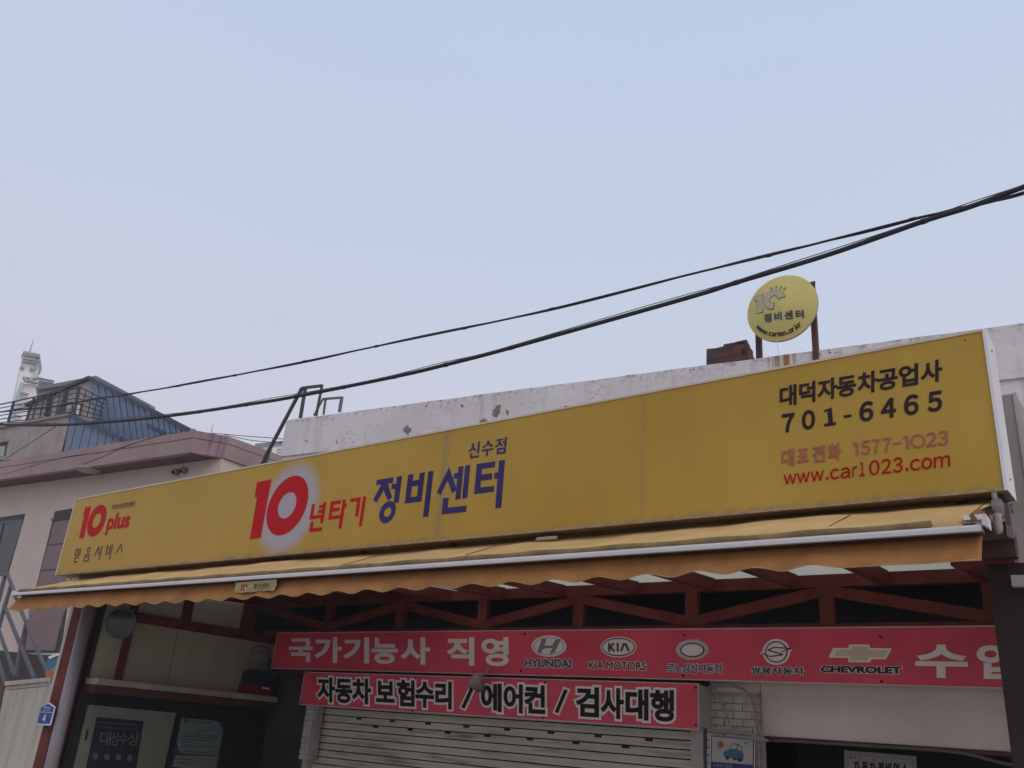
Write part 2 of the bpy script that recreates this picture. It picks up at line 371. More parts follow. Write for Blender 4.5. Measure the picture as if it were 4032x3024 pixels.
bpx = at(C2, 170, 480, YP(9.40)).x; bpx2 = at(C2, 250, 480, YP(9.40)).x; brick_pier(bpx, bpx2, 9.40, 1.10, 1.93)
# chimney, brick by brick
CH = thing('brick_chimney', 'stub of a broken dark red brick chimney poking up behind the parapet', 'chimney', at(A5, 560, 430, DP(-12.81, 9.9, PD)))
CP = DP(-12.81, 9.95, PD)
m_cb = [mat('chimney_brick_dark', (0.13, 0.055, 0.048), 0.9, 0.3, 9, bump=0.5), mat('chimney_brick_red', (0.27, 0.065, 0.045), 0.9, 0.25, 9, bump=0.5), mat('chimney_brick_brown', (0.085, 0.048, 0.044), 0.9, 0.3, 9, bump=0.5)]
cl = at(A5, 300, 430, CP); cr_ = at(A5, 890, 370, CP); ct = at(A5, 320, 262, CP).z
cd_ = (cr_-cl); cd_.z = 0; cw = cd_.length; cd_.normalize(); cn = CP[1]
m_mor2 = mat('dark_mortar', (0.07, 0.055, 0.05), 0.95)
MB().prism([cl+cd_*0.02+Vector((0,0,ZT-0.3-cl.z)), cl+cd_*(cw-0.02)+Vector((0,0,ZT-0.3-cl.z)), cl+cd_*(cw-0.02)+Vector((0,0,ct+0.03-cl.z)), cl+cd_*0.02+Vector((0,0,ct-0.03-cl.z))], cn, 0.4).build('mortar_core', m_mor2, CH)
rows = 7; rh = 0.082; zr = ct-0.012
for r_ in range(rows):
    for face in (0, 1):
        span = cw+0.02 if face == 0 else 0.40; x = -(0.11 if (r_+face) % 2 else 0)
        while x < span-0.04:
            a, c = max(x, 0), min(x+0.205, span); x += 0.213
            if c-a < 0.04: continue
            z1 = zr-r_*(rh+0.008); z0 = z1-rh; mm = m_cb[1] if (r_ == 0 and a < 0.25 and face == 0) else m_cb[random.choice((0, 0, 2))]
            if face == 0: p, q, n_ = cl+cd_*a, cl+cd_*c, cn
            else:
                if r_ < 1 and a > 0.15: continue
                p = cl+cd_*(cw+0.02)-cn*a; q = cl+cd_*(cw+0.02)-cn*c; n_ = cd_
            j = random.uniform(-0.006, 0.006); tl = random.uniform(-0.008, 0.008)
            MB().prism([Vector((p.x, p.y, z0))+n_*j, Vector((q.x, q.y, z0))+n_*j, Vector((q.x, q.y, z1+tl))+n_*j, Vector((p.x, p.y, z1-tl))+n_*j], n_, 0.09).build('brick', mm, CH)
for a, c, w_ in ((0.26, 0.48, 0.05), (0.46, cw, 0.065)):
    p, q = cl+cd_*a, cl+cd_*c; MB().prism([Vector((p.x,p.y,zr)), Vector((q.x,q.y,zr)), Vector((q.x,q.y,zr+w_)), Vector((p.x,p.y,zr+w_-0.01))], cn, 0.10).build('brick', m_cb[0], CH)

# ================================================================== open steel canopy: truss, rafters, translucent sheets
cf = thing('steel_canopy', 'maroon steel canopy frame with a zigzag truss and translucent roof sheets', 'canopy', (-6.7, 7.8, GZ))
TY = 9.3
box('top_chord', -12.25, -1.05, TY, TY+0.09, 3.32, 3.45, m_red, cf)
box('bottom_chord', -12.25, -1.05, TY, TY+0.09, 2.86, 2.95, m_red, cf)
TX = [-10.75+1.535*k for k in range(-1, 7)]
pv = box('truss_post', TX[1]-0.075, TX[1]+0.075, TY+0.004, TY+0.086, 2.95, 3.32, m_red, cf)
for k, x in enumerate(TX):
    if k != 1 and x > -12.1 and x < -1.1: dup(pv, (x, WPOS[pv.name].y, WPOS[pv.name].z), cf)
pts = []
for k, x in enumerate(TX): pts.append((x, 2.985 if k % 2 == 1 else 3.29))
pts.append((TX[-1]+1.535, 3.29))
for (xa, za), (xb, zb) in zip(pts, pts[1:]):
    if xb > -1.0: zb = za+(zb-za)*(-1.06-xa)/(xb-xa); xb = -1.06
    MB().bar((xa, TY+0.045, za), (xb, TY+0.045, zb), 0.07, 0.115).build('truss_diagonal', m_red, cf)
m_sheet = bpy.data.materials.new('translucent_sheet'); m_sheet.use_nodes = True
_t = m_sheet.node_tree; _b = _t.nodes['Principled BSDF']; _b.inputs['Base Color'].default_value = (0.64, 0.65, 0.60, 1); _b.inputs['Roughness'].default_value = 0.7
_tr = _t.nodes.new('ShaderNodeBsdfTranslucent'); _tr.inputs[0].default_value = (0.84, 0.82, 0.74, 1); _mx = _t.nodes.new('ShaderNodeMixShader'); _mx.inputs[0].default_value = 0.75
_t.links.new(_b.outputs[0], _mx.inputs[1]); _t.links.new(_tr.outputs[0], _mx.inputs[2]); _t.links.new(_mx.outputs[0], _t.nodes['Material Output'].inputs[0])
RX = [at(Z8, 1400, 590, YP(TY)).x, at(Z8, 815, 597, YP(TY)).x, at(Z8, 285, 605, YP(TY)).x, at(Z7, 1520, 315, YP(TY)).x, at(Z7, 955, 322, YP(TY)).x, at(Z7, 410, 330, YP(TY)).x]
step = (RX[0]-RX[5])/5
while RX[-1]-step > -12.2: RX.append(RX[-1]-step)
for x in RX:
    MB().bar((x, TY-0.002, 3.39), (x, 6.62, 3.27), 0.09, 0.14).build('rafter', m_red, cf)
xs = [-1.10]+RX+[-12.2]
for k, (a, c) in enumerate(zip(xs, xs[1:])):
    if abs(a-c) < 0.1: continue
    mm = m_sheet if k < 8 else mat('opaque_roof_sheet', (0.09, 0.06, 0.055), 0.8)
    z0, z1 = 3.475, 3.35
    MB().add([(c+0.01,TY+0.3,z0+0.01),(a-0.01,TY+0.3,z0+0.01),(a-0.01,6.60,z1),(c+0.01,6.60,z1),(c+0.01,TY+0.3,z0+0.016),(a-0.01,TY+0.3,z0+0.016),(a-0.01,6.60,z1+0.006),(c+0.01,6.60,z1+0.006)],
             [(3,2,1,0),(4,5,6,7),(0,1,5,4),(1,2,6,5),(2,3,7,6),(3,0,4,7)]).build('roof_sheet', mm, cf)
box('front_beam', -12.7, -1.12, 6.52, 6.66, 3.02, 3.20, m_red, cf)
# right hand post and its head
box('post', -1.065, -0.80, 6.44, 6.72, GZ, 2.90, mat('dark_maroon_post', (0.022,0.010,0.010), 0.6, 0.2), cf)
box('post_head', -1.28, -0.90, 6.42, 6.60, 2.90, 3.02, m_red, cf)
# left hand post
box('post', -12.66, -12.40, 6.30, 6.52, GZ, 3.0, m_red, cf)

# ================================================================== left side wall inside the bay
sw = thing('side_wall', 'cream boarded side wall with maroon framing and a ledge inside the left end of the bay', 'wall', (-12.4, 8.1, GZ))
WX = XP(-12.30)
box('wall_core', -12.62, -12.34, 6.54, 9.85, GZ, 3.55, m_dark, sw)
for y0, y1, z0, z1 in ((6.60, 7.05, 1.96, 3.4), (7.06, 7.78, 1.96, 2.76), (7.79, 9.62, 1.96, 2.76), (7.06, 7.78, 2.90, 3.4), (7.95, 8.86, 2.90, 3.4)):
    box('cream_board', -12.34, -12.31, y0, y1, z0, z1, m_cream, sw)
box('frame_beam', -12.33, -12.27, 6.95, 9.6, 2.76, 2.90, m_red, sw)
box('frame_stud', -12.335, -12.27, 6.94, 7.05, 1.93, 3.4, m_red, sw)
box('frame_stud', -12.33, -12.272, 7.78, 7.94, 2.90, 3.4, m_red, sw)
box('frame_stud', -12.33, -12.26, 8.87, 9.10, 2.90, 3.4, m_red, sw)
box('ledge', -12.34, -12.02, 6.56, 9.62, 1.87, 1.95, mat('beige_ledge', (0.36,0.33,0.25), 0.8, 0.15), sw)
box('ledge_beam', -12.34, -12.05, 6.56, 9.62, 1.76, 1.868, mat('ledge_maroon', (0.09,0.032,0.028), 0.6, 0.2), sw)
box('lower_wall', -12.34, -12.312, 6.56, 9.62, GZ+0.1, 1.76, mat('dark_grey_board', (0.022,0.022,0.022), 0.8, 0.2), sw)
# door with its panel frame
DX = XP(-12.27)
dr = poly('door', B2, DX, [(180,95),(1400,212),(1145,1400),(-130,1400)], mat('door_cream', (0.22,0.215,0.17), 0.7, 0.08), sw, th=0.03)
poly('door_head', B2, DX, [(205,90),(1400,205),(1395,235),(200,122)], mat('door_grey', (0.24,0.23,0.23), 0.6), dr, th=0.02, lift=0.012)
poly('handle', B2, DX, [(145,430),(165,430),(135,590),(112,590)], m_ink, dr, th=0.01, lift=0.02)
# posters
ps = poly('poster', B2, DX, [(285,262),(945,320),(800,1240),(90,1180)], mat('poster_navy', (0.022,0.025,0.038), 0.5, 0.15), th=0.003, lift=0.006)
tag(ps, 'dark blue poster with big grey Korean letters stuck on the cream door', 'poster')
m_pg = mat('poster_grey_ink', (0.12,0.12,0.12), 0.6)
chars('letter', B2, DX, [('대', 330, 485), ('상', 485, 600), ('수', 595, 715), ('상', 720, 880)], (330,455,885,475), (330,665,885,668), m_pg, ps, bev=0.02, lift=0.009, lean=8)
for row, x0, x1, y in ((0, 300, 870, 330), (1, 300, 865, 395)):
    b = MB()
    for k in range(12): b.prism([at(B2, x, yy, DX)+DX[1]*0.0085 for x, yy in stroke(x0+k*47, y+k*3.8, x0+34+k*47, y+k*3.8+3, 18 if row == 0 else 12)], DX[1], 0.001)
    b.build('small_print', mat('poster_dim_ink', (0.11,0.115,0.12), 0.6), ps)
for x, y in ((262,812),(428,818),(590,825),(750,838)): poly('medal', B2, DX, ell(x, y, 40, 46), m_pg, ps, th=0.002, lift=0.009)
ps = poly('notice_sheet', B2, XP(-12.30), [(1470,262),(2085,335),(1985,1020),(1330,960)], mat('sheet_blue', (0.03,0.06,0.09), 0.5), th=0.003, lift=0.004)
tag(ps, 'pale green notice with small print on the dark wall beside the cream door', 'notice')
poly('paper', B2, XP(-12.30), [(1480,270),(1980,318),(2040,400),(2055,470),(1985,800),(1500,775),(1430,720),(1415,600)], mat('sheet_green', (0.17,0.22,0.205), 0.6), ps, th=0.002, lift=0.007)
poly('paper', B2, XP(-12.30), [(1390,800),(1985,810),(1960,1020),(1350,960)], mat('sheet_grey', (0.22,0.21,0.205), 0.6), ps, th=0.002, lift=0.0075)
b = MB(); m_si = mat('sheet_ink', (0.07,0.09,0.09), 0.6)
for x0, x1, y in ((1670,1925,330),(1700,1870,445),(1500,1980,500),(1490,1975,530),(1480,1960,572),(1470,1600,605),(1475,1920,655),(1465,1560,682),(1520,1880,745),(1400,1665,850),(1395,1655,900)):
    b.prism([at(B2, x, yy, XP(-12.30))+Vector((0.0105,0,0)) for x, yy in stroke(x0, y, x1, y+(x1-x0)*0.06, 13)], Vector((1,0,0)), 0.001)
b.build('small_print', m_si, ps)
poly('emblem', B2, XP(-12.30), ell(1540,310,36,38), m_si, ps, th=0.001, lift=0.0105)
# round traffic mirror
mc = at(Z5, 905, 575, XP(-12.02)); mn = Vector((0.62, -0.76, -0.16)).normalized()
mir = thing('traffic_mirror', 'round convex mirror hanging in the left end of the garage bay', 'mirror', mc)
mxv = mn.cross(Vector((0,0,1))).normalized(); myv = mxv.cross(mn)
def dome(c, n, xv, yv, r, h, rings=6, seg=40):
    v = [c+n*h]; f = []
    for i in range(1, rings+1):
        a = i/rings
        for j in range(seg):
            t = 2*math.pi*j/seg; v.append(c+(xv*math.cos(t)+yv*math.sin(t))*r*a+n*h*(1-a*a))
    for j in range(seg): f.append((0, 1+j, 1+(j+1) % seg))
    for i in range(rings-1):
        for j in range(seg):
            a = 1+i*seg+j; b_ = 1+i*seg+(j+1) % seg; f.append((a, a+seg, b_+seg, b_))
    return v, f
v, f = dome(mc, mn, mxv, myv, 0.20, 0.03)
mk('mirror_glass', v, f, mat('mirror_glass', (0.07,0.09,0.088), 0.22, 0.1, metal=0.6), mir, smooth=True)
rp = [mc+(mxv*math.cos(2*math.pi*k/32)+myv*math.sin(2*math.pi*k/32))*0.205 for k in range(33)]
MB().tube(rp, 0.011, 6, False).build('mirror_rim', mat('mirror_rim', (0.10,0.13,0.13), 0.4), mir, True)
MB().tube([mc-mn*0.02, mc-mn*0.10+Vector((-0.12,0,0.02)), Vector((-12.30, mc.y+0.05, mc.z+0.03))], 0.012, 6).build('bracket', m_ink, mir)
# white downpipe beside the left post
tp = at(Z5, 640, 455, YP(6.36)); bt = at(Z5, 355, 1659, YP(6.36))
o = MB().tube([(bt.x+0.11, 6.36, GZ), (tp.x+0.10, 6.36, 3.0)], 0.085, 20).build('downpipe', mat('pipe_white', (0.28,0.265,0.285), 0.4, 0.08), None, True)
tag(o, 'thick pale downpipe standing right behind the left maroon post', 'pipe')
# things on the ledge
bx = box('red_box', -12.27, -12.06, 9.02, 9.50, 1.952, 2.10, mat('red_plastic', (0.20,0.02,0.022), 0.45)); tag(bx, 'low red plastic box on the ledge under the wire cage', 'box')
box('grip', -12.05, -12.04, 9.30, 9.44, 2.05, 2.075, m_wht, bx)
bx = box('dark_tub', -12.28, -12.05, 9.05, 9.46, 2.104, 2.30, mat('dark_blue_plastic', (0.022,0.035,0.05), 0.45)); tag(bx, 'dark blue tub standing on the red box', 'tub')
cg = thing('wire_cage', 'small round topped wire cage standing on the dark blue tub', 'cage', (-12.16, 9.25, 2.31))
m_wire = mat('galvanised_wire', (0.12,0.12,0.14), 0.35, metal=0.6)
for k in range(18):
    t = 2*math.pi*k/18; x, y = 0.11*math.cos(t), 0.19*math.sin(t)
    pts = [Vector((-12.16+x, 9.25+y, 2.312)), Vector((-12.16+x, 9.25+y, 2.60)), Vector((-12.16+x*0.75, 9.25+y*0.75, 2.67)), Vector((-12.16, 9.25, 2.71))]
    MB().tube(pts, 0.0022, 4, False).build('wire', m_wire, cg)
for z in (2.315, 2.45, 2.60):
    MB().tube([Vector((-12.16+0.11*math.cos(2*math.pi*k/20), 9.25+0.19*math.sin(2*math.pi*k/20), z)) for k in range(21)], 0.003, 4, False).build('hoop', m_wire, cg)

# ================================================================== roller shutter
SY = 9.66
rs = thing('roller_shutter', 'grey ribbed roller shutter with small slots, pulled down below the smaller red banner', 'shutter', (-7.9, SY, GZ))
def slat_mat():
    m = mat('galvanised_slat', (0.54, 0.51, 0.44), 0.5, 0.14, 1.4, metal=0.0, spec=0.5)
    t = m.node_tree; b_ = t.nodes['Principled BSDF']; src = b_.inputs['Base Color'].links[0].from_socket
    g_ = t.nodes.new('ShaderNodeNewGeometry'); mp = t.nodes.new('ShaderNodeMapping'); mp.inputs['Scale'].default_value = (1.2, 1, 11)
    t.links.new(g_.outputs['Position'], mp.inputs[0]); n_ = t.nodes.new('ShaderNodeTexNoise'); n_.inputs['Scale'].default_value = 1; n_.inputs['Detail'].default_value = 5
    t.links.new(mp.outputs[0], n_.inputs['Vector']); r_ = t.nodes.new('ShaderNodeMapRange'); r_.inputs[1].default_value = .52; r_.inputs[2].default_value = .74; r_.inputs[4].default_value = .8
    t.links.new(n_.outputs[0], r_.inputs[0]); mi = t.nodes.new('ShaderNodeMix'); mi.data_type = 'RGBA'; t.links.new(r_.outputs[0], mi.inputs[0]); t.links.new(src, mi.inputs[6]); mi.inputs[7].default_value = (0.12,0.115,0.10,1)
    t.links.new(mi.outputs[2], b_.inputs['Base Color']); return m
m_slat = slat_mat()
X0 = at(C2, 318, 520, YP(SY)).x; X1, SH = -4.74, 0.098
def slat_at(z, slots, zoff=0):
    prof = [(0.011, 0.022), (0.013, -0.014), (0.050, -0.016), (0.052, -0.012), (0.055, -0.012), (0.057, -0.016), (0.0955, -0.014), (0.098, 0.022)]
    b = MB(); k = 0
    for (za, ya), (zb, yb) in zip(prof, prof[1:]): b.add([(X0, SY+ya, z+za), (X1, SY+ya, z+za), (X1, SY+yb, z+zb), (X0, SY+yb, z+zb)], [(0,1,2,3)])
    return b.build('slat', m_slat, rs)
box('shutter_back', X0, X1, SY+0.023, SY+0.03, GZ, 1.95, mat('shutter_joint_black', (0.012,0.011,0.010), 0.9), rs)
z = 1.93; first = None; k = 0
while z > GZ+0.05:
    z -= SH
    if first is None: first = slat_at(z, None)
    else: dup(first, (WPOS[first.name].x, WPOS[first.name].y, WPOS[first.name].z-(k*SH)), rs)
    k += 1
zb = [at(C2, 710, 592, YP(SY)).z, at(C2, 878, 676, YP(SY)).z]
slot = None
for zz, px in ((zb[0], [(710,592),(1062,613),(1430,637),(1818,660),(2212,684)]), (zb[1], [(878,676),(1237,700),(1615,725),(2012,752)])):
    xx = [at(C2, a, c, YP(SY)).x for a, c in px]; st = (xx[-1]-xx[0])/(len(xx)-1); x = xx[0]
    while x < X1-0.2:
        if slot is None: slot = MB().prism([Vector((x+a, SY-0.0175, zz+c)) for a, c in ((-0.052,-0.008),(-0.045,-0.014),(0.045,-0.014),(0.052,-0.008),(0.052,0.008),(0.045,0.014),(-0.045,0.014),(-0.052,0.008))], Vector((0,-1,0)), 0.002).build('slot', m_ink, rs)
        else: dup(slot, (x, WPOS[slot.name].y, zz), rs)
        x += st
m_jamb = mat('beige_guide_rail', (0.44, 0.42, 0.38), 0.6, 0.1)
box('guide_rail', X0-0.13, X0, SY-0.11, SY+0.03, GZ, 1.95, m_jamb, rs)
box('guide_rail', X1, X1+0.15, SY-0.11, SY+0.03, GZ, 1.95, m_jamb, rs)

# ================================================================== red banners
m_ban = mat('red_banner_vinyl', (0.70, 0.070, 0.115), 0.45, 0.18, 1.3, spec=0.35)
m_let = mat('pale_vinyl_letters', (0.80, 0.72, 0.69), 0.55, 0.06)
m_edge = mat('pale_pink_edge', (0.55, 0.42, 0.43), 0.5)
m_scr = mat('screw_dark', (0.10,0.012,0.02), 0.5)
BY = 9.26; BP = YP(BY)
b1 = thing('red_banner', 'long red banner along the truss with pale Korean letters and five car makers emblems', 'banner', (-6.7, BY, 2.36))
z0b, z1b = 2.365, 2.895; xl = at(Z6, 147, 465, BP).x
box('banner_panel', xl, -1.30, BY, BY+0.02, z0b, z1b, m_ban, b1)
for a in ((xl, -1.30, z1b, z1b+0.012), (xl, -1.30, z0b-0.012, z0b)): box('edge_strip', a[0], a[1], BY-0.006, BY+0.02, a[2], a[3], m_edge, b1)
box('edge_strip', xl-0.01, xl, BY-0.006, BY+0.02, z0b-0.012, z1b+0.012, m_edge, b1)
s0 = None
for zm, q in ((Z6, [(150,472),(118,672),(860,468),(825,678),(1685,468),(1662,698)]), (Z7, [(125,657),(98,932),(1320,667),(1312,968)]), (Z8, [(790,897),(797,1157)])):
    for x, y in q:
        p = at(zm, x, y, BP)
        if s0 is None: s0 = MB().prism([p+Vector((0.016*math.cos(t*math.pi/4), -0.006, 0.016*math.sin(t*math.pi/4))) for t in range(8)], Vector((0,-1,0)), 0.005).build('screw', m_scr, b1)
        else: dup(s0, (p.x, WPOS[s0.name].y, p.z), b1)
chars('letter', Z6, BP, [('국',218,368),('가',377,548),('기',555,718),('능',732,897),('사',912,1097),('직',1200,1372),('영',1415,1586)], (218,490,1586,490), (218,640,1586,668), m_let, b1, bev=0.035)
chars('letter', Z8, BP, [('수',993,1298),('입',1348,1590)], (993,938,1590,940), (993,1130,1590,1145), m_let, b1, bev=0.035)
m_gry = mat('logo_silver', (0.55, 0.50, 0.51), 0.4, 0.05); m_gry2 = mat('logo_light', (0.80,0.75,0.73), 0.45, 0.05); m_maro = mat('logo_maroon_line', (0.16,0.03,0.045), 0.5)
m_hb = mat('logo_blue_grey', (0.10,0.09,0.16), 0.5); m_gold = mat('logo_gold', (0.66,0.53,0.36), 0.45); m_blk2 = mat('logo_black', (0.03,0.022,0.025), 0.5)
def badge(pieces):
    for k, (nm, zm, polys, mm) in enumerate(pieces): glyphs(nm, zm, BP, polys, mm, b1, lift=0.003+0.0022*k, th=0.0018)
cx, cy = 308, 748
badge([('emblem_ring', Z7, [ell(cx,cy,130,80)], m_gry2), ('emblem_ring', Z7, [ell(cx,cy,118,70)], m_gry), ('emblem_field', Z7, [ell(cx,cy,106,60)], m_gry2),
       ('emblem_mark', Z7, [[(255,695),(292,690),(275,745),(330,745),(345,725),(358,700),(398,695),(352,800),(312,806),(338,762),(282,765),(262,772),(248,805),(222,800)]], mat('logo_steel', (0.24,0.20,0.22), 0.4))])
badge([('emblem_ring', Z7, [ell(828,755,133,78)], m_gry2), ('emblem_ring', Z7, [ell(828,755,124,70)], m_maro), ('emblem_field', Z7, [ell(828,755,115,60)], m_gry2)])
glyphs('emblem_mark', Z7, BP, [stroke(760,725,760,790,16), stroke(768,760,796,726,15), stroke(768,756,800,788,15), stroke(824,725,824,790,16), stroke(848,788,872,726,15), stroke(880,728,906,788,17)], m_maro, b1, lift=0.011)
cres = ell(1378,775,122,76)
badge([('emblem_ring', Z7, [cres], m_gry), ('emblem_ring', Z7, [[(1378,705),(1425,696),(1420,722),(1380,712)], [(1380,838),(1340,856),(1336,830),(1378,826)]], m_gry), ('emblem_ring', Z7, [ell(1380,778,92,54)], m_maro), ('emblem_field', Z7, [ell(1380,778,80,44)], m_gry2)])
badge([('emblem_ring', Z8, [ell(185,985,80,76), [(88,992),(120,968),(250,962),(278,975),(250,1000),(120,1012)]], m_gry2), ('emblem_ring', Z8, [ell(185,985,66,63)], m_maro), ('emblem_field', Z8, [ell(185,985,58,55)], m_gry2),
       ('emblem_mark', Z8, [stroke(135,975,175,958,7), stroke(175,958,272,966,7), stroke(140,975,225,1000,8), stroke(100,992,150,1012,7), stroke(150,1012,225,1002,8), stroke(272,966,215,985,6)], m_maro)])
badge([('emblem_ring', Z8, [[(515,962),(603,962),(608,942),(724,942),(730,962),(857,965),(820,1028),(738,1028),(730,1045),(605,1045),(600,1020),(488,1018)]], m_gry2),
       ('emblem_field', Z8, [[(540,972),(617,972),(622,953),(710,953),(718,974),(838,976),(808,1016),(722,1016),(716,1034),(618,1034),(614,1010),(520,1008)]], m_gold)])
def outlined(name, s, zm, q, m1, bev=0.03, out=0.075):
    text(name+'_outline', s, zm, BP, q, m_gry2, b1, bev=out, ref=bev, lift=0.004); text(name, s, zm, BP, q, m1, b1, bev=bev, lift=0.0075)
outlined('lettering', 'HYUNDAI', Z7, [(126,905),(478,912),(476,845),(128,842)], m_hb, 0.05, 0.10)
outlined('lettering', 'KIA MOTORS', Z7, [(606,918),(1036,930),(1034,866),(608,862)], m_maro, 0.03, 0.09)
outlined('lettering', '르노삼성자동차', Z7, [(1190,945),(1608,958),(1606,882),(1192,876)], m_hb, 0.03, 0.08)
outlined('lettering', '쌍용자동차', Z8, [(34,1116),(348,1120),(346,1074),(38,1070)], m_blk2, 0.03, 0.08)
outlined('lettering', 'CHEVROLET', Z8, [(441,1104),(916,1114),(914,1070),(444,1064)], m_blk2, 0.06, 0.115)
# second banner on the front of the shutter housing
B2Y = 9.20; BP2 = YP(B2Y)
b2 = thing('red_banner', 'smaller red banner with black outlined Korean letters above the roller shutter', 'banner', (-8.0, B2Y, 1.85))
q = [at(FULL, 1202.5, 2644, BP2), at(FULL, 2748, 2700.5, BP2), at(FULL, 2748, 2866.5, BP2), at(FULL, 1179, 2774.7, BP2)]
x0, x1 = (q[0].x+q[3].x)/2, (q[1].x+q[2].x)/2; zt = (q[0].z+q[1].z)/2; zb_ = (q[2].z+q[3].z)/2
box('banner_panel', x0, x1, B2Y, B2Y+0.02, zb_, zt, m_ban, b2)
box('edge_strip', x0, x1, B2Y-0.006, B2Y+0.02, zt, zt+0.011, m_edge, b2); box('edge_strip', x0, x1, B2Y-0.006, B2Y+0.02, zb_-0.011, zb_, m_edge, b2)
box('edge_strip', x0-0.01, x0, B2Y-0.006, B2Y+0.02, zb_-0.011, zt+0.011, m_edge, b2); box('edge_strip', x1, x1+0.01, B2Y-0.006, B2Y+0.02, zb_-0.011, zt+0.011, m_edge, b2)
for zm, qq in ((C2, [(165,130),(120,428),(1278,183),(1247,512)]), (Z7, [(278,1022),(264,1284),(1405,1057),(1407,1338)])):
    for x, y in qq: p = at(zm, x, y, BP2); dup(s0, (p.x, B2Y-0.004, p.z), b2)
hs = box('shutter_housing', x0+0.05, x1+0.008, B2Y+0.022, SY+0.02, zb_+0.02, zt-0.004, mat('housing_beige', (0.40,0.37,0.35), 0.7, 0.1)); tag(hs, 'beige box housing behind the smaller red banner, over the roller shutter', 'housing')
it = [('자',1251,1321),('동',1322,1389),('차',1387,1463),('보',1482,1556),('험',1564,1634),('수',1637,1711),('리',1715,1780),('에',1895,1977),('어',1984,2060),('컨',2066,2149),('검',2268,2360),('사',2366,2458),('대',2464,2555),('행',2561,2656)]
tl, bl_ = (1288,2668,2653,2720), (1299,2764,2656,2842)
sx = lambda x, w: x
chars('letter_outline', FULL, BP2, it, tl, bl_, m_gry2, b2, bev=0.115, ref=0.04, lift=0.004)
chars('letter', FULL, BP2, it, tl, bl_, m_ink, b2, bev=0.04, lift=0.009)
for (xa, ya, xb, yb) in ((1865,2700,1824,2788), (2230,2716,2192,2806)):
    glyphs('slash_outline', FULL, BP2, [stroke(xa+3, ya-7, xb-3, yb+7, 28)], m_gry2, b2, lift=0.0035); glyphs('slash', FULL, BP2, [stroke(xa, ya, xb, yb, 14)], m_ink, b2, lift=0.010)
# twin spotlight hanging in front of the banner
LP = YP(9.0)
fl = thing('twin_spotlight', 'small grey twin spotlight hanging over the first slash of the smaller banner', 'lamp', at(Z6, 1385, 740, LP))
m_lamp = mat('lamp_grey', (0.34,0.29,0.25), 0.5, 0.1)
for (x, y), r_, dy in (((1378,758),0.085,0), ((1408,780),0.065,0.05)):
    c = at(Z6, x, y, YP(9.0+dy)); d_ = Vector((0.25,-0.5,-0.6)).normalized()
    MB().tube([c-d_*0.07, c-d_*0.03, c+d_*0.06, c+d_*0.075], [r_*0.5, r_*0.85, r_, r_*0.98], 16).build('lamp_head', m_lamp if dy == 0 else mat('lamp_dark', (0.19,0.155,0.14), 0.5), fl, True)
c = at(Z6, 1388, 735, LP); MB().tube([c, (c.x, 9.15, c.z+0.05), (c.x, 9.24, c.z+0.12)], 0.014, 6).build('bracket', m_lamp, fl)
c = at(Z6, 1352, 790, LP); MB().tube([c, c+Vector((0.02,-0.03,-0.05))], [0.03, 0.02], 8).build('sensor', m_ink, fl)

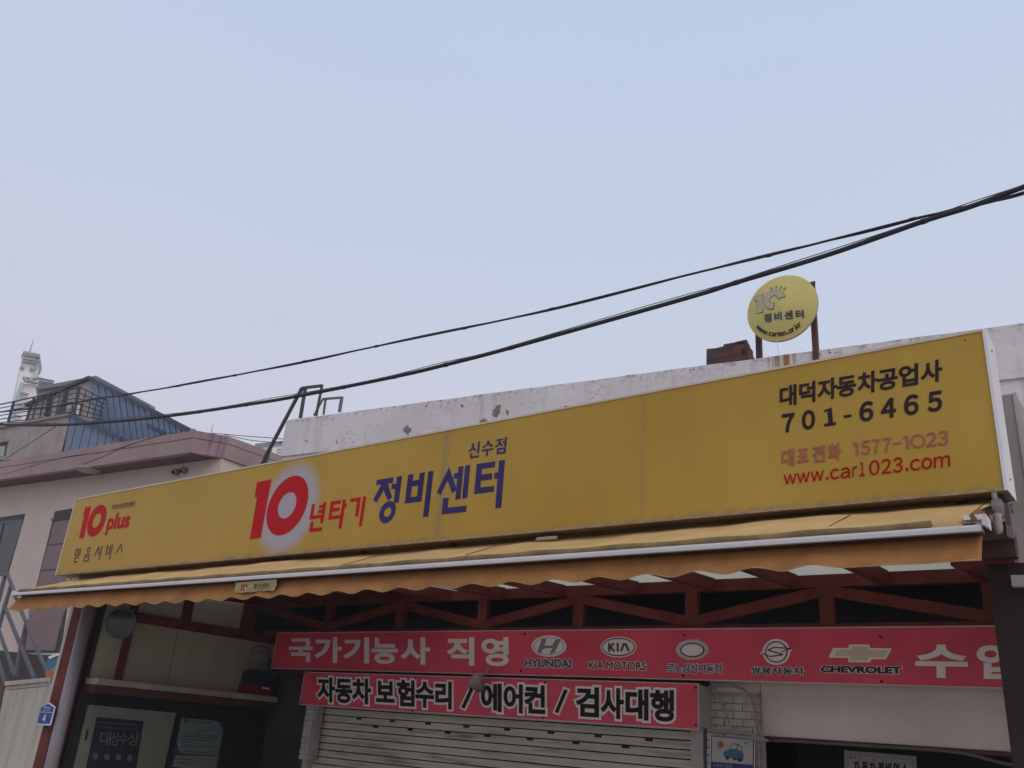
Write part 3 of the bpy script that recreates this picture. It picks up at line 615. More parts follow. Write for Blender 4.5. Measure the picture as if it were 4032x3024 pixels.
# ================================================================== the long yellow sign
S = YP(6.2)
sg = thing('fascia_sign', 'long yellow fascia sign box with red, blue and black lettering over the garage front', 'sign', (-7.0, 6.35, 3.32))
SX0, SX1 = -13.235, -0.855; SZ0, SZ1 = 3.322, 4.458
halo_c = at(Z3, 432, 645, S); hu = at(Z3, 432+218, 645-30, S)-halo_c; hv = at(Z3, 432+70, 645-325, S)-halo_c
SEAM = [at(Z3, 1592, 100, S).x, at(A4, 1985, 10, S).x]
def sign_mat():
    m = bpy.data.materials.new('yellow_sign_flex'); m.use_nodes = True; t = m.node_tree; b = t.nodes['Principled BSDF']; L = t.links.new
    b.inputs['Roughness'].default_value = 0.45; b.inputs['Specular IOR Level'].default_value = 0.22
    def n(ty, **k):
        x = t.nodes.new(ty)
        for a_, b_ in k.items(): setattr(x, a_, b_)
        return x
    def mth(op, a, c=None, d=None):
        x = n('ShaderNodeMath', operation=op)
        for i, s in enumerate((a, c, d)):
            if s is None: continue
            if isinstance(s, (int, float)): x.inputs[i].default_value = s
            else: L(s, x.inputs[i])
        return x.outputs[0]
    def rng(src, a, b_, c, d):
        x = n('ShaderNodeMapRange'); x.inputs[1].default_value = a; x.inputs[2].default_value = b_; x.inputs[3].default_value = c; x.inputs[4].default_value = d; L(src, x.inputs[0]); return x.outputs[0]
    g = n('ShaderNodeNewGeometry'); s = n('ShaderNodeSeparateXYZ'); L(g.outputs['Position'], s.inputs[0])
    dx = mth('SUBTRACT', s.outputs[0], halo_c.x); dz = mth('SUBTRACT', s.outputs[2], halo_c.z)
    det = hu.x*hv.z-hu.z*hv.x
    a = mth('ADD', mth('MULTIPLY', dx, hv.z/det), mth('MULTIPLY', dz, -hv.x/det)); c = mth('ADD', mth('MULTIPLY', dx, -hu.z/det), mth('MULTIPLY', dz, hu.x/det))
    rr = mth('SQRT', mth('ADD', mth('MULTIPLY', a, a), mth('MULTIPLY', c, c)))
    hal = rng(rr, 0.80, 1.10, 1, 0)
    no = n('ShaderNodeTexNoise'); no.inputs['Scale'].default_value = 0.7; no.inputs['Detail'].default_value = 5; L(g.outputs['Position'], no.inputs['Vector'])
    m1 = n('ShaderNodeMix', data_type='RGBA'); L(rng(no.outputs[0], 0.3, 0.7, 0, 1), m1.inputs[0]); m1.inputs[6].default_value = (0.425, 0.252, 0.034, 1); m1.inputs[7].default_value = (0.49, 0.308, 0.050, 1)
    m2 = n('ShaderNodeMix', data_type='RGBA'); L(hal, m2.inputs[0]); L(m1.outputs[2], m2.inputs[6]); m2.inputs[7].default_value = (0.40, 0.365, 0.385, 1)
    # grime: dust line at the bottom edge, run-off streaks, stain at the first seam
    mp = n('ShaderNodeMapping'); mp.inputs['Scale'].default_value = (6, 6, 0.5); L(g.outputs['Position'], mp.inputs[0])
    n2 = n('ShaderNodeTexNoise'); n2.inputs['Scale'].default_value = 1; n2.inputs['Detail'].default_value = 6; L(mp.outputs[0], n2.inputs['Vector'])
    st = rng(n2.outputs[0], 0.52, 0.80, 0, 0.10)
    wob = mth('MULTIPLY', mth('SUBTRACT', no.outputs[0], 0.5), 0.12)
    sd_ = mth('ABSOLUTE', mth('SUBTRACT', mth('ADD', s.outputs[0], wob), SEAM[0]-0.01)); seam = rng(sd_, 0.0, 0.075, 0.5, 0)
    sd2 = mth('ABSOLUTE', mth('SUBTRACT', s.outputs[0], SEAM[1])); seam2 = rng(sd2, 0.0, 0.05, 0.22, 0)
    n3 = n('ShaderNodeTexNoise'); n3.inputs['Scale'].default_value = 14; n3.inputs['Detail'].default_value = 4; L(g.outputs['Position'], n3.inputs['Vector'])
    bot = mth('MULTIPLY', rng(s.outputs[2], SZ0+0.015, SZ0+0.06, 1, 0), rng(n3.outputs[0], 0.40, 0.60, 0, 0.6))
    f = mth('MAXIMUM', mth('MAXIMUM', st, seam), mth('MAXIMUM', bot, seam2))
    m3 = n('ShaderNodeMix', data_type='RGBA'); L(f, m3.inputs[0]); L(m2.outputs[2], m3.inputs[6]); m3.inputs[7].default_value = (0.24, 0.17, 0.11, 1)
    L(m3.outputs[2], b.inputs['Base Color'])
    mq = n('ShaderNodeMapping'); mq.inputs['Scale'].default_value = (1.6, 1, 0.7); L(g.outputs['Position'], mq.inputs[0])
    n4 = n('ShaderNodeTexNoise'); n4.inputs['Scale'].default_value = 1.5; n4.inputs['Detail'].default_value = 2; L(mq.outputs[0], n4.inputs['Vector'])
    bu = n('ShaderNodeBump'); bu.inputs['Strength'].default_value = 0.5; bu.inputs['Distance'].default_value = 0.06; L(n4.outputs[0], bu.inputs['Height']); L(bu.outputs[0], b.inputs['Normal']); return m
m_sign = sign_mat()
ed = [SX0+0.012, SEAM[0], SEAM[1], SX1-0.014]
for a, c in zip(ed, ed[1:]): box('face_panel', a+0.0004, c-0.0004, 6.2, 6.215, SZ0+0.012, SZ1-0.008, m_sign, sg)
box('sign_case', SX0, SX1-0.001, 6.216, 6.50, SZ0, SZ1, mat('case_brown_yellow', (0.30, 0.20, 0.085), 0.6, 0.2, 2.0, streak=0.5, dirt=(0.09,0.06,0.045)), sg)
m_trim = mat('pale_sign_trim', (0.58, 0.50, 0.40), 0.45, 0.12, 3)
box('trim', SX0, SX1, 6.192, 6.2155, SZ1-0.008, SZ1+0.010, m_trim, sg)
box('trim', SX0, SX1, 6.192, 6.2155, SZ0-0.006, SZ0+0.012, mat('dusty_sign_trim', (0.34,0.25,0.15), 0.7, 0.3, 20, streak=0.6), sg)
box('trim', SX0-0.002, SX0+0.012, 6.191, 6.2155, SZ0-0.006, SZ1+0.010, m_trim, sg)
box('trim', SX1-0.014, SX1+0.006, 6.19, 6.2155, SZ0-0.006, SZ1+0.010, m_wht, sg)
box('side_cover', SX1, SX1+0.006, 6.217, 6.50, SZ0-0.003, SZ1+0.004, m_wht, sg)
for x, y in ((A6(410,247)), (A6(507,1037)), (A6(253,209))): pass
for dy, dz in ((0.10, 0.10), (0.10, 1.03)): MB().box(SX1+0.006, SX1+0.010, 6.24+dy, 6.252+dy, SZ0+dz, SZ0+dz+0.012).build('screw', m_ink, sg)
for zm, x, y, r_ in ((Z4,1827,562,7),(A6,253,209,2.2)): glyphs('rust_spot', zm, S, [ell(x, y, r_, r_*0.8, 0, 10)], m_rst, sg, lift=0.0005)
# brackets and small lamps under the case
for x, y in ((1210, 175), (1605, 890)):
    pass
for px in ((Z2, 1085, 965), (Z3, 415, 1010), (Z3, 1000, 968), (Z3, 1595, 895), (B5, 60, 165), (B5, 590, 130)):
    p = at(px[0], px[1], px[2], ZP(SZ0)); box('bracket', p.x-0.03, p.x+0.03, 6.30, 6.46, SZ0-0.018, SZ0-0.002, m_rst, sg)
for zm, x, y in ((Z2, 1565, 962), (DSP, 1180, 1163), (Z5, 1600, 175)):
    p = at(zm, x, y, ZP(SZ0-0.02))
for zm, x, y in ((Z2, 1565, 962), (DSP, 1180, 1163)):
    p = at(zm, x, y, YP(6.24)); MB().tube([(p.x-0.11, 6.24, p.z), (p.x-0.09, 6.24, p.z), (p.x+0.10, 6.24, p.z), (p.x+0.12, 6.24, p.z)], [0.010, 0.018, 0.018, 0.010], 10).build('under_lamp', mat('lamp_dusty', (0.42,0.36,0.30), 0.6), sg, True)
# ---- lettering on the sign
glyphs('numeral', Z3, S, [[(208,458),(312,438),(234,863),(155,873),(208,566),(190,569)]], m_redi, sg)
glyphs('numeral', Z3, S, [{'o': ell(428,628,152,217,62,56), 'h': [ell(426,626,67.5,96,26,40)]}], m_redi, sg)
_g = [
    [(245,475),(345,452),(285,855),(565,822),(575,762),(445,775),(460,668),(590,650),(595,600),(478,608),(492,505),(625,482),(632,415),(732,400),(618,1105),(520,1112),(540,940),(165,990)],
    [(205,1060),(302,1045),(272,1275),(597,1238),(580,1358),(150,1408)],
    [(882,378),(1215,328),(1200,455),(968,488),(950,598),(1180,570),(1160,695),(925,728),(908,858),(1205,828),(1275,318),(1382,302),(1362,440),(1420,440),(1402,570),(1340,580),(1235,1280),(1130,1290),(1175,950),(785,998)],
    [(1535,280),(1885,232),(1795,878),(1688,888),(1755,375),(1518,402)], [(1955,218),(2065,205),(1920,1200),(1815,1210)]]
for k0, k1 in ((0,2),(2,3),(3,5)): glyphs('letter', D1, S, _g[k0:k1], m_redi, sg)
_g = [
    [(262,298),(755,222),(735,385),(580,405),(710,815),(585,920),(460,600),(245,975),(145,895),(395,435),(240,458)],
    [(862,200),(1008,180),(905,970),(765,985),(805,568),(690,582),(710,430),(838,408)],
    {'o': ell(576,1255,244,330,80,40), 'h': [ell(580,1254,112,146,40,30)]},
    {'o': [(1190,148),(1340,125),(1325,325),(1512,298),(1530,98),(1685,75),(1582,940),(1088,1000)], 'h': [[(1300,492),(1485,468),(1455,788),(1262,812)]]},
    [(1788,52),(1940,32),(1785,1385),(1630,1400)]]
for k0, k1 in ((0,3),(3,5)): glyphs('letter', D2, S, _g[k0:k1], m_navy, sg)
_g = [
    [(438,378),(620,915),(608,960),(515,1035),(400,712),(218,1078),(128,1015)],
    [(678,372),(802,352),(720,1180),(595,1195),(645,655),(550,668),(565,540),(665,515)],
    [(845,342),(972,322),(892,1155),(768,1170)], [(293,1160),(428,1142),(405,1398),(878,1345),(865,1498),(252,1568)],
    [(1137,300),(1598,232),(1587,380),(1262,422),(1250,568),(1520,530),(1512,685),(1235,722),(1222,890),(1572,848),(1558,995),(1068,1057)],
    [(1698,215),(1842,195),(1748,1395),(1600,1412),(1655,662),(1568,672),(1580,520),(1675,510)]]
for k0, k1 in ((0,4),(4,6)): glyphs('letter', D3, S, _g[k0:k1], m_navy, sg)
_g = [
    [(440,515),(525,505),(515,620),(545,700),(612,775),(580,850),(500,800),(460,745),(400,830),(315,905),(285,835),(360,775),(420,680)],
    [(705,430),(782,420),(735,935),(655,940)], [(362,945),(435,935),(425,1070),(738,1028),(728,1105),(342,1165)],
    [(1098,388),(1180,378),(1200,470),(1260,545),(1350,575),(1330,650),(1230,640),(1125,555),(1040,640),(905,718),(885,655),(1000,600),(1070,520)],
    [(848,790),(1365,708),(1355,778),(1132,820),(1115,1060),(1040,1065),(1050,835),(845,862)],
    [(1480,345),(1792,290),(1785,355),(1670,382),(1685,470),(1775,575),(1740,645),(1650,610),(1612,550),(1560,620),(1465,700),(1440,630),(1530,550),(1585,460),(1590,395),(1475,412)],
    [(1872,232),(1952,225),(1920,635),(1840,640),(1845,485),(1765,490),(1770,415),(1860,400)],
    {'o': [(1530,725),(1915,670),(1895,930),(1500,985)], 'h': [[(1600,790),(1830,760),(1815,860),(1600,895)]]}]
for k0, k1 in ((0,3),(3,5),(5,8)): glyphs('letter', D4, S, _g[k0:k1], m_navy, sg)
glyphs('numeral', D5, S, [[(310,405),(512,372),(250,1435),(95,1448),(270,690),(240,680)]], m_redi, sg)
glyphs('numeral', D5, S, [{'o': ell(695,852,323,540,155,44), 'h': [ell(694,849,146,241,76,32)]}], m_redi, sg)
text('lettering', 'plus', D5, S, [(955,1345),(1715,1248),(1885,520),(1130,615)], m_redi, sg, bev=0.035)
m_brn = mat('brown_print', (0.075, 0.035, 0.022), 0.5)
text('lettering', '국산/수입차정비', D5, S, [(1172,490),(1935,385),(1985,190),(1215,315)], m_brn, sg, bev=0.010)
_g = [stroke(222,410,155,690,38), stroke(320,410,262,680,38), stroke(205,435,335,420,45), stroke(140,675,275,662,45), stroke(400,390,325,692,32), stroke(150,765,318,750,45), stroke(165,745,125,960,38), stroke(108,945,280,925,45),
    {'o': ell(697,455,74,123,32,28), 'h': [ell(697,455,40,78,20,20)]}, stroke(530,655,768,628,48), stroke(545,715,505,925,38), stroke(705,705,675,905,38), stroke(530,738,720,722,42), stroke(490,905,690,888,42),
    stroke(1105,310,935,690,38), stroke(1100,340,1100,660,38), stroke(1240,290,1100,865,34), stroke(1150,455,1200,465,42),
    stroke(1450,265,1385,635,36), stroke(1580,245,1500,615,36), stroke(1430,392,1560,382,45), stroke(1365,618,1510,608,45), stroke(1655,240,1522,825,34),
    stroke(1995,210,1800,578,38), stroke(1990,225,2022,555,38), stroke(1745,730,2000,703,52)]
for k0, k1 in ((0,8),(8,13),(13,17),(17,22),(22,25)): glyphs('letter', D6, S, _g[k0:k1], m_brn, sg)
it = [('대',62,262),('덕',292,486),('자',510,745),('동',742,970),('차',985,1225),('공',1225,1462),('업',1475,1706),('사',1735,1990)]
chars('letter', C6, S, it, (62,372,1990,42), (62,614,1990,300), m_ink, sg, bev=0.033)
T_, B_ = (62,706,1990,414), (62,924,1990,652)
chars('numeral', C6, S, [('７',88,238),('０',325,482),('６',1008,1175),('４',1262,1445),('６',1537,1713),('５',1815,1990)], T_, B_, m_ink, sg, bev=0.036, yr=(-0.03,0.76))
glyphs('numeral', C6, S, [[(588,648),(655,628),(678,613),(694,795),(728,790),(730,826),(588,846),(588,812),(640,803),(628,662),(590,672)], [(822,712),(912,697),(914,730),(825,742)]], m_ink, sg)
m_pnk = mat('faded_red_print', (0.36, 0.105, 0.065), 0.5, 0.10)
chars('letter', C6, S, [('대',82,238),('표',272,408),('전',445,602),('화',632,790)], (82,1120,790,1038), (82,1322,790,1235), m_pnk, sg, bev=0.04)
T_, B_ = (932,1033,2062,890), (932,1192,2062,1060)
chars('numeral', C6, S, [('５',1028,1136),('７',1158,1255),('７',1280,1388),('２',1800,1925),('３',1938,2062)], T_, B_, m_pnk, sg, bev=0.02, yr=(-0.02,0.73))
glyphs('numeral', C6, S, [[(932,1038),(990,1030),(1002,1180),(968,1184),(960,1062),(934,1066)], [(1522,962),(1588,952),(1600,1110),(1566,1113),(1556,980),(1525,986)], stroke(1406,1048,1506,1036,24), {'o': ell(1702,1018,90,84,6,36), 'h': [ell(1702,1018,64,60,4,30)]}], m_pnk, sg)
m_rd2 = mat('deep_red_print', (0.40, 0.005, 0.006), 0.6, spec=0.06)
chars('letter', C6, S, [('ｗ',108,262),('ｗ',266,420),('ｗ',430,586),('．',611,641),('ｃ',660,770),('ａ',785,896),('ｒ',925,982),('１',1012,1072),('０',1124,1248),('２',1266,1386),('３',1404,1522),('．',1556,1588),('ｃ',1610,1732),('ｏ',1744,1874),('ｍ',1892,2085)], (108,1382,2085,1138), (108,1536,2085,1322), m_rd2, sg, bev=0.012, yr=(-0.02,0.735))

# ================================================================== awning
aw = thing('awning', 'retracted yellow ochre awning with a white front bar and scalloped valance under the sign', 'awning', (-6.9, 6.0, 2.7))
m_top = mat('ochre_canvas', (0.58, 0.375, 0.15), 0.85, 0.16, 2.5, bump=0.5, bscale=6, streak=0.25, dirt=(0.30,0.20,0.10))
m_val = mat('orange_valance_canvas', (0.46, 0.215, 0.07), 0.8, 0.18, 2.6, bump=0.35, bscale=9, streak=0.35, dirt=(0.17,0.085,0.04))
AY = 5.60; BX0 = at(A7, 192, 1465, YP(AY)).x; BX1 = at(B5, 385, 520, YP(AY)).x; AZ = 2.975
_m = m_val.node_tree; _tn = _m.nodes.new('ShaderNodeBsdfTranslucent'); _tn.inputs[0].default_value = (0.60, 0.30, 0.09, 1); _mm = _m.nodes.new('ShaderNodeMixShader'); _mm.inputs[0].default_value = 0.30
_m.links.new(_m.nodes['Principled BSDF'].outputs[0], _mm.inputs[1]); _m.links.new(_tn.outputs[0], _mm.inputs[2]); _m.links.new(_mm.outputs[0], _m.nodes['Material Output'].inputs[0])
# canvas top: sagging grid
nx, ny = 240, 8; v = []; f = []
def sagz(x): return 0.018*math.sin(x*2.1)+0.012*math.sin(x*5.3+1)+0.007*math.sin(x*11.7)
for j in range(ny+1):
    w = j/ny
    for i in range(nx+1):
        u = i/nx; x = BX0+0.05+(BX1-0.16-BX0)*u
        y = AY+0.02+w*0.80; z = AZ-0.008+0.105*w**0.35+0.245*w+sagz(x)*w*(1-w)*2.4-0.030*math.sin(math.pi*w)*(0.5+0.5*math.sin(x*0.9))
        if u > 0.9: x += (u-0.9)*w*1.2
        v.append((x, y, z))
for j in range(ny):
    for i in range(nx): a = j*(nx+1)+i; f.append((a, a+1, a+nx+2, a+nx+1))
o = mk('canopy_cloth', v, f, m_top, aw, True); md = o.modifiers.new('s', 'SOLIDIFY'); md.thickness = 0.003
# rolled hem just behind the bar
MB().tube([(BX0+0.06+(BX1-0.34-BX0)*k/60, AY+0.030, AZ+0.008+0.005*math.sin(k*1.7)) for k in range(61)], 0.028, 8).build('hem_roll', mat('dirty_canvas_hem', (0.22,0.15,0.065), 0.85, 0.35, 9), aw, True)
# front bar
b = MB(); prof = [(-0.03,-0.026),(-0.032,-0.004),(-0.028,0.010),(-0.01,0.016),(0.012,0.015),(0.012,-0.024)]
for (ya, za), (yb, zb_2) in zip(prof, prof[1:]+prof[:1]): b.add([(BX0, AY+ya, AZ+za-0.03), (BX1, AY+ya, AZ+za-0.03), (BX1, AY+yb, AZ+zb_2-0.03), (BX0, AY+yb, AZ+zb_2-0.03)], [(0,1,2,3)])
b.build('front_bar', m_alu, aw)
box('bar_shade_strip', BX0+0.01, BX1-0.01, AY+0.012, AY+0.11, AZ-0.048, AZ-0.018, mat('shaded_valance_brown', (0.10,0.06,0.04), 0.8), aw)  # added strip behind the bar: valance brown darkened as if in shade
pe = [at(B5, x, y, YP(AY-0.04)) for x, y in ((380,425),(395,405),(430,405),(452,450),(468,580),(445,580),(430,558),(385,548))]
MB().prism(pe, Vector((0,-1,0)), 0.10).build('end_cap', mat('end_cap_pinkish', (0.62,0.54,0.54), 0.5), aw)
box('end_cap', BX0-0.02, BX0, AY-0.036, AY+0.052, AZ-0.07, AZ+0.01, m_alu, aw)
pe = [at(B5, x, y, YP(AY+0.03)) for x, y in ((145,430),(378,412),(380,480),(148,492))]
MB().prism(pe, Vector((0,-1,0)), 0.06).build('bar_sleeve', m_wht, aw)
# torn flap of canvas over the right end of the bar
pe = [at(B5, x, y, YP(AY+0.01)) for x, y in ((215,428),(252,390),(292,430),(330,490),(240,490),(232,455))]
MB().prism(pe, Vector((0,-1,0)), 0.004).build('torn_flap', mat('flap_dark', (0.16,0.11,0.05), 0.9), aw)
pe = [at(B5, x, y, q_) for x, y, q_ in ((262,385,YP(5.66)),(420,262,YP(6.25)),(395,290,YP(6.3)),(288,402,YP(5.70)))]
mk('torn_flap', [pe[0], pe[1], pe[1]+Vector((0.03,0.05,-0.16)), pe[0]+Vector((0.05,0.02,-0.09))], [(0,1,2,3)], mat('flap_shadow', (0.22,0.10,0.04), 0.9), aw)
# valance with scallops
per = 0.405; nx = 420; nz = 9; v = []; f = []
VX0, VX1 = BX0+0.0, BX1-0.02
zbotL = at(C1, 100, 335, YP(AY)).z; zbotR = at(Z8, 1392, 447, YP(AY)).z
for j in range(nz+1):
    w = j/nz
    for i in range(nx+1):
        u = i/nx; x = VX0+(VX1-VX0)*u; ph = (x+0.9)/per
        sc_ = 0.031*(0.5-0.5*math.cos(2*math.pi*ph))**0.8
        if x > -1.95: sc_ = max(0.0, sc_*(-1.55-x)/0.4) if x < -1.55 else 0.0
        zb3 = zbotL+(zbotR-zbotL)*u + sc_ - 0.010
        zt3 = AZ-0.05
        z = zt3+(zb3-zt3)*w
        y = AY+0.095+0.012*w**2*math.sin(2*math.pi*ph+0.6) + 0.010*w*math.sin(x*1.3) - 0.12*w**0.9
        xx = x-(0.11*w*max(0, 1-(x-VX0)/0.5))
        v.append((xx, y, z))
for j in range(nz):
    for i in range(nx): a = j*(nx+1)+i; f.append((a, a+nx+1, a+nx+2, a+1))
o = mk('valance', v, f, m_val, aw, True); md = o.modifiers.new('s', 'SOLIDIFY'); md.thickness = 0.002
hem = [Vector(v[nz*(nx+1)+i]) for i in range(nx+1)]
b = MB().tube(hem[::1], 0.0045, 4, False); b.build('valance_piping', mat('piping_yellow', (0.42,0.28,0.11), 0.7, 0.3, 9), aw)
# faded sticker on the valance
SP = YP(AY-0.012)
pt = poly('sticker_patch', B7, SP, [(425,300),(1840,185),(1850,360),(1815,440),(1760,578),(1690,590),(1540,575),(1420,600),(1280,600),(1150,610),(960,640),(820,630),(600,665),(480,655),(420,688),(380,670),(440,630),(365,560),(410,440)], mat('sticker_yellow', (0.33,0.26,0.11), 0.6, 0.2, 15), aw, th=0.002)
glyphs('sticker_print', B7, SP, [[(620,365),(672,358),(640,585),(592,600),(625,430)], [(845,440),(800,455),(780,420),(740,440),(725,500),(735,560),(700,590),(675,530),(690,430),(740,370),(800,355),(840,390)]], mat('sticker_red', (0.26,0.035,0.03), 0.6), pt, lift=0.003)
glyphs('sticker_print', B7, SP, [[(760,440),(800,480),(790,540),(745,545),(725,490)]], mat('sticker_white', (0.45,0.42,0.38), 0.6), pt, lift=0.003)
text('sticker_print', '정비센터', B7, SP, [(1050,490),(1600,460),(1610,310),(1050,340)], mat('sticker_ink', (0.10,0.09,0.04), 0.6), pt, bev=0.02, lift=0.004, sp=1.15)
glyphs('sticker_print', B7, SP, [stroke(1020,512,1580,485,8), stroke(1120,548,1420,535,12)], mat('sticker_ink2', (0.18,0.14,0.06), 0.6), pt, lift=0.003)
# winder and bracket at the right end
p = at(B5, 590, 300, YP(6.2))
MB().tube([at(B5, 540, 235, YP(6.2)), at(B5, 600, 225, YP(6.2))], 0.055, 14).build('gear_box', mat('dirty_aluminium', (0.22,0.195,0.18), 0.5, 0.35, 14, metal=0.2), aw, True)
MB().prism([at(B5, x, y, YP(6.15)) for x, y in ((505,225),(560,205),(630,215),(652,250),(655,430),(610,445),(560,380),(520,350))], Vector((0,-1,0)), 0.07).build('gear_box', mat('dirty_aluminium', (0.3,0.27,0.25)), aw)
MB().prism([at(B5, x, y, YP(6.22)) for x, y in ((655,265),(720,262),(745,330),(748,400),(765,520),(740,575),(700,540),(690,470),(660,440))], Vector((0,-1,0)), 0.05).build('wall_bracket', mat('bracket_grey', (0.10,0.085,0.082), 0.5, 0.2), aw)
MB().prism([at(B5, x, y, YP(6.22)) for x, y in ((705,600),(775,575),(800,600),(805,690),(770,720),(712,700))], Vector((0,-1,0)), 0.05).build('wall_bracket', mat('bracket_beige', (0.20,0.17,0.155), 0.5, 0.2), aw)
MB().tube([at(B5, x, y, YP(6.12)) for x, y in ((590,405),(592,480),(590,540),(605,600),(615,660),(620,670))], [0.024,0.026,0.028,0.026,0.018,0.010], 10).build('winder_eye', mat('winder_pale', (0.30,0.255,0.23), 0.5), aw, True)
MB().bar(at(B5, 380, 665, YP(6.3)), at(B5, 720, 630, YP(6.3)), 0.06, 0.11).build('awning_rail', mat('rail_grey', (0.09,0.065,0.065), 0.6), aw)
MB().bar(at(B5, 405, 820, YP(6.34)), at(B5, 835, 805, YP(6.34)), 0.10, 0.175).build('awning_rail', mat('rail_maroon', (0.05,0.02,0.018), 0.6), aw)
MB().tube([(BX0+0.7, 6.49, 3.27), (BX1+0.05, 6.49, 3.27)], 0.03, 14).build('roller_tube', mat('roller_grey', (0.12,0.11,0.10), 0.5), aw, True)
# white end fittings peeking out at the left
for x, y in ((880,1268),(985,1266)): c = at(A7, x, y, YP(6.3)); MB().tube([c, c+Vector((0.09,0,0))], 0.014, 8).build('fixing', m_wht, aw)
# added thin dark wires over the canvas, standing in for its creases
for a, c in (((Z2,1780,1012),(Z2,2212,925)), ((Z3,790,1068),(Z3,1090,990)), ((Z3,1720,985),(Z3,1960,915)), ((Z8,495,253),(Z8,620,185))):
    MB().tube([at(a[0], a[1], a[2], YP(5.72)), at(c[0], c[1], c[2], YP(6.12))], 0.0035, 5).build('crease_wire', m_rst, aw)

# ================================================================== round sign on two posts
RP = YP(10.6)
rd = thing('round_sign', 'round yellow sign on two rusty posts above the parapet', 'sign', at(A5, 1300, 320, YP(10.75)))
rc = at(A8, 820, 705, RP); rr = 0.497; DH = 0.075
v, f = dome(rc+Vector((0,0.0,0)), Vector((0,-1,0)), Vector((1,0,0)), Vector((0,0,1)), rr, DH, 10, 56)
m_lem = mat('lemon_sign_face', (0.62, 0.52, 0.17), 0.4, 0.10, 2.0)
mk('disc', v, f, m_lem, rd, True)
ring = [rc+Vector((rr*math.cos(2*math.pi*k/56), 0.03, rr*math.sin(2*math.pi*k/56))) for k in range(57)]
MB().tube([rc+Vector((0,0.002,0)), rc+Vector((0,0.035,0))], rr, 56).build('drum', mat('drum_grey', (0.36,0.37,0.30), 0.5), rd, True)
RF = YP(10.565)
glyphs('numeral_outline', A8, RF, [[(320,492),(490,450),(492,795),(378,815),(370,572),(325,585)], [(905,525),(860,530),(780,568),(760,530),(730,502),(690,498),(640,525),(618,570),(622,610),(660,635),(720,628),(698,680),(700,748),(640,752),(570,725),(520,670),(500,600),(510,520),(560,440),(640,395),(740,385),(830,410),(880,460)]], m_ink, rd, lift=0.002)
m_fad = mat('faded_print', (0.50,0.42,0.30), 0.5, 0.12, 6)
glyphs('numeral', A8, RF, [[(329,499),(482,460),(484,788),(385,807),(377,566),(333,577)], [(896,520),(856,525),(784,558),(765,523),(733,497),(690,492),(637,520),(613,569),(617,613),(658,641),(712,634),(692,681),(694,742),(640,745),(574,720),(526,666),(507,600),(517,522),(564,445),(643,401),(740,392),(826,416),(873,463)]], m_fad, rd, lift=0.005)
glyphs('spark', A8, RF, [[(612,345),(635,325),(655,345),(660,385),(640,392)], [(708,320),(730,298),(748,310),(740,350),(720,375)], [(800,330),(825,300),(838,318),(820,355),(788,375)], [(880,350),(905,332),(918,345),(895,380),(852,398)]], mat('green_print', (0.12,0.32,0.16), 0.5), rd, lift=0.003)
text('lettering', '정비센터', A8, RF, [(508,985),(1228,888),(1222,738),(508,832)], mat('blue_black_print', (0.05,0.05,0.10), 0.5), rd, bev=0.035, lift=0.004, sp=1.3)
# web address along the lower rim
b = MB(); s = 'www.carten.or.kr'; R_ = 0.405
adv = [1.25 if c == 'w' else 0.5 if c == '.' else 0.62 if c in 'rt' else 0.95 for c in s]; tot = sum(adv); a0, a1 = math.radians(211), math.radians(310); acc = 0
for c, w_ in zip(s, adv):
    t = a0+(a1-a0)*(acc+w_/2)/tot; acc += w_
    rad = Vector((math.cos(t), 0, math.sin(t))); tan = Vector((-math.sin(t), 0, math.cos(t))); ce = Vector((rc.x, 10.565, rc.z))+rad*R_
    vs, fs = glyph_mesh(c, 0.02); xm = (min(q.x for q in vs)+max(q.x for q in vs))/2; k_ = 0.108
    b.add([ce+tan*(q.x-xm)*k_-rad*(q.y-0.25)*k_+Vector((0,-0.004-q.z*0.03,0)) for q in vs], fs)
b.build('lettering', mat('dark_web_print', (0.03,0.027,0.024), 0.6, spec=0.1), rd)
for o in [q for q in bpy.data.objects if q.parent == rd and q.name.split('.')[0] in ('numeral_outline', 'numeral', 'spark', 'lettering')]:
    w0_ = WPOS[o.name]                                         # lay the print onto the domed face
    for vv in o.data.vertices:
        x, y, z = vv.co+w0_; q2 = ((x-rc.x)**2+(z-rc.z)**2)/rr**2; vv.co.y = (rc.y-DH*(1-q2)-0.003+(y-10.565))-w0_.y
for (xa, ya), (xb, yb) in (((398,1180),(408,1590)), ((1375,240),(1430,1425))):
    pa = at(A8, xa, ya, YP(10.78)); pb = at(A8, xb, yb, YP(10.78))
    box('post', pb.x-0.036, pb.x+0.036, 10.76, 10.83, ZT-0.5, (pa.z if xa > 1000 else rc.z-0.1), m_rst, rd)
pa = at(A8, 1400, 240, YP(10.78)); box('crossbar', rc.x, pa.x+0.03, 10.745, 10.758, pa.z-0.05, pa.z, m_rst, rd)
pw = [at(A8, x, y, RP) for x, y in ((728,1298),(745,1370),(752,1440),(765,1530))]
MB().tube(pw, 0.0045, 5).build('feed_wire', m_wht, rd)

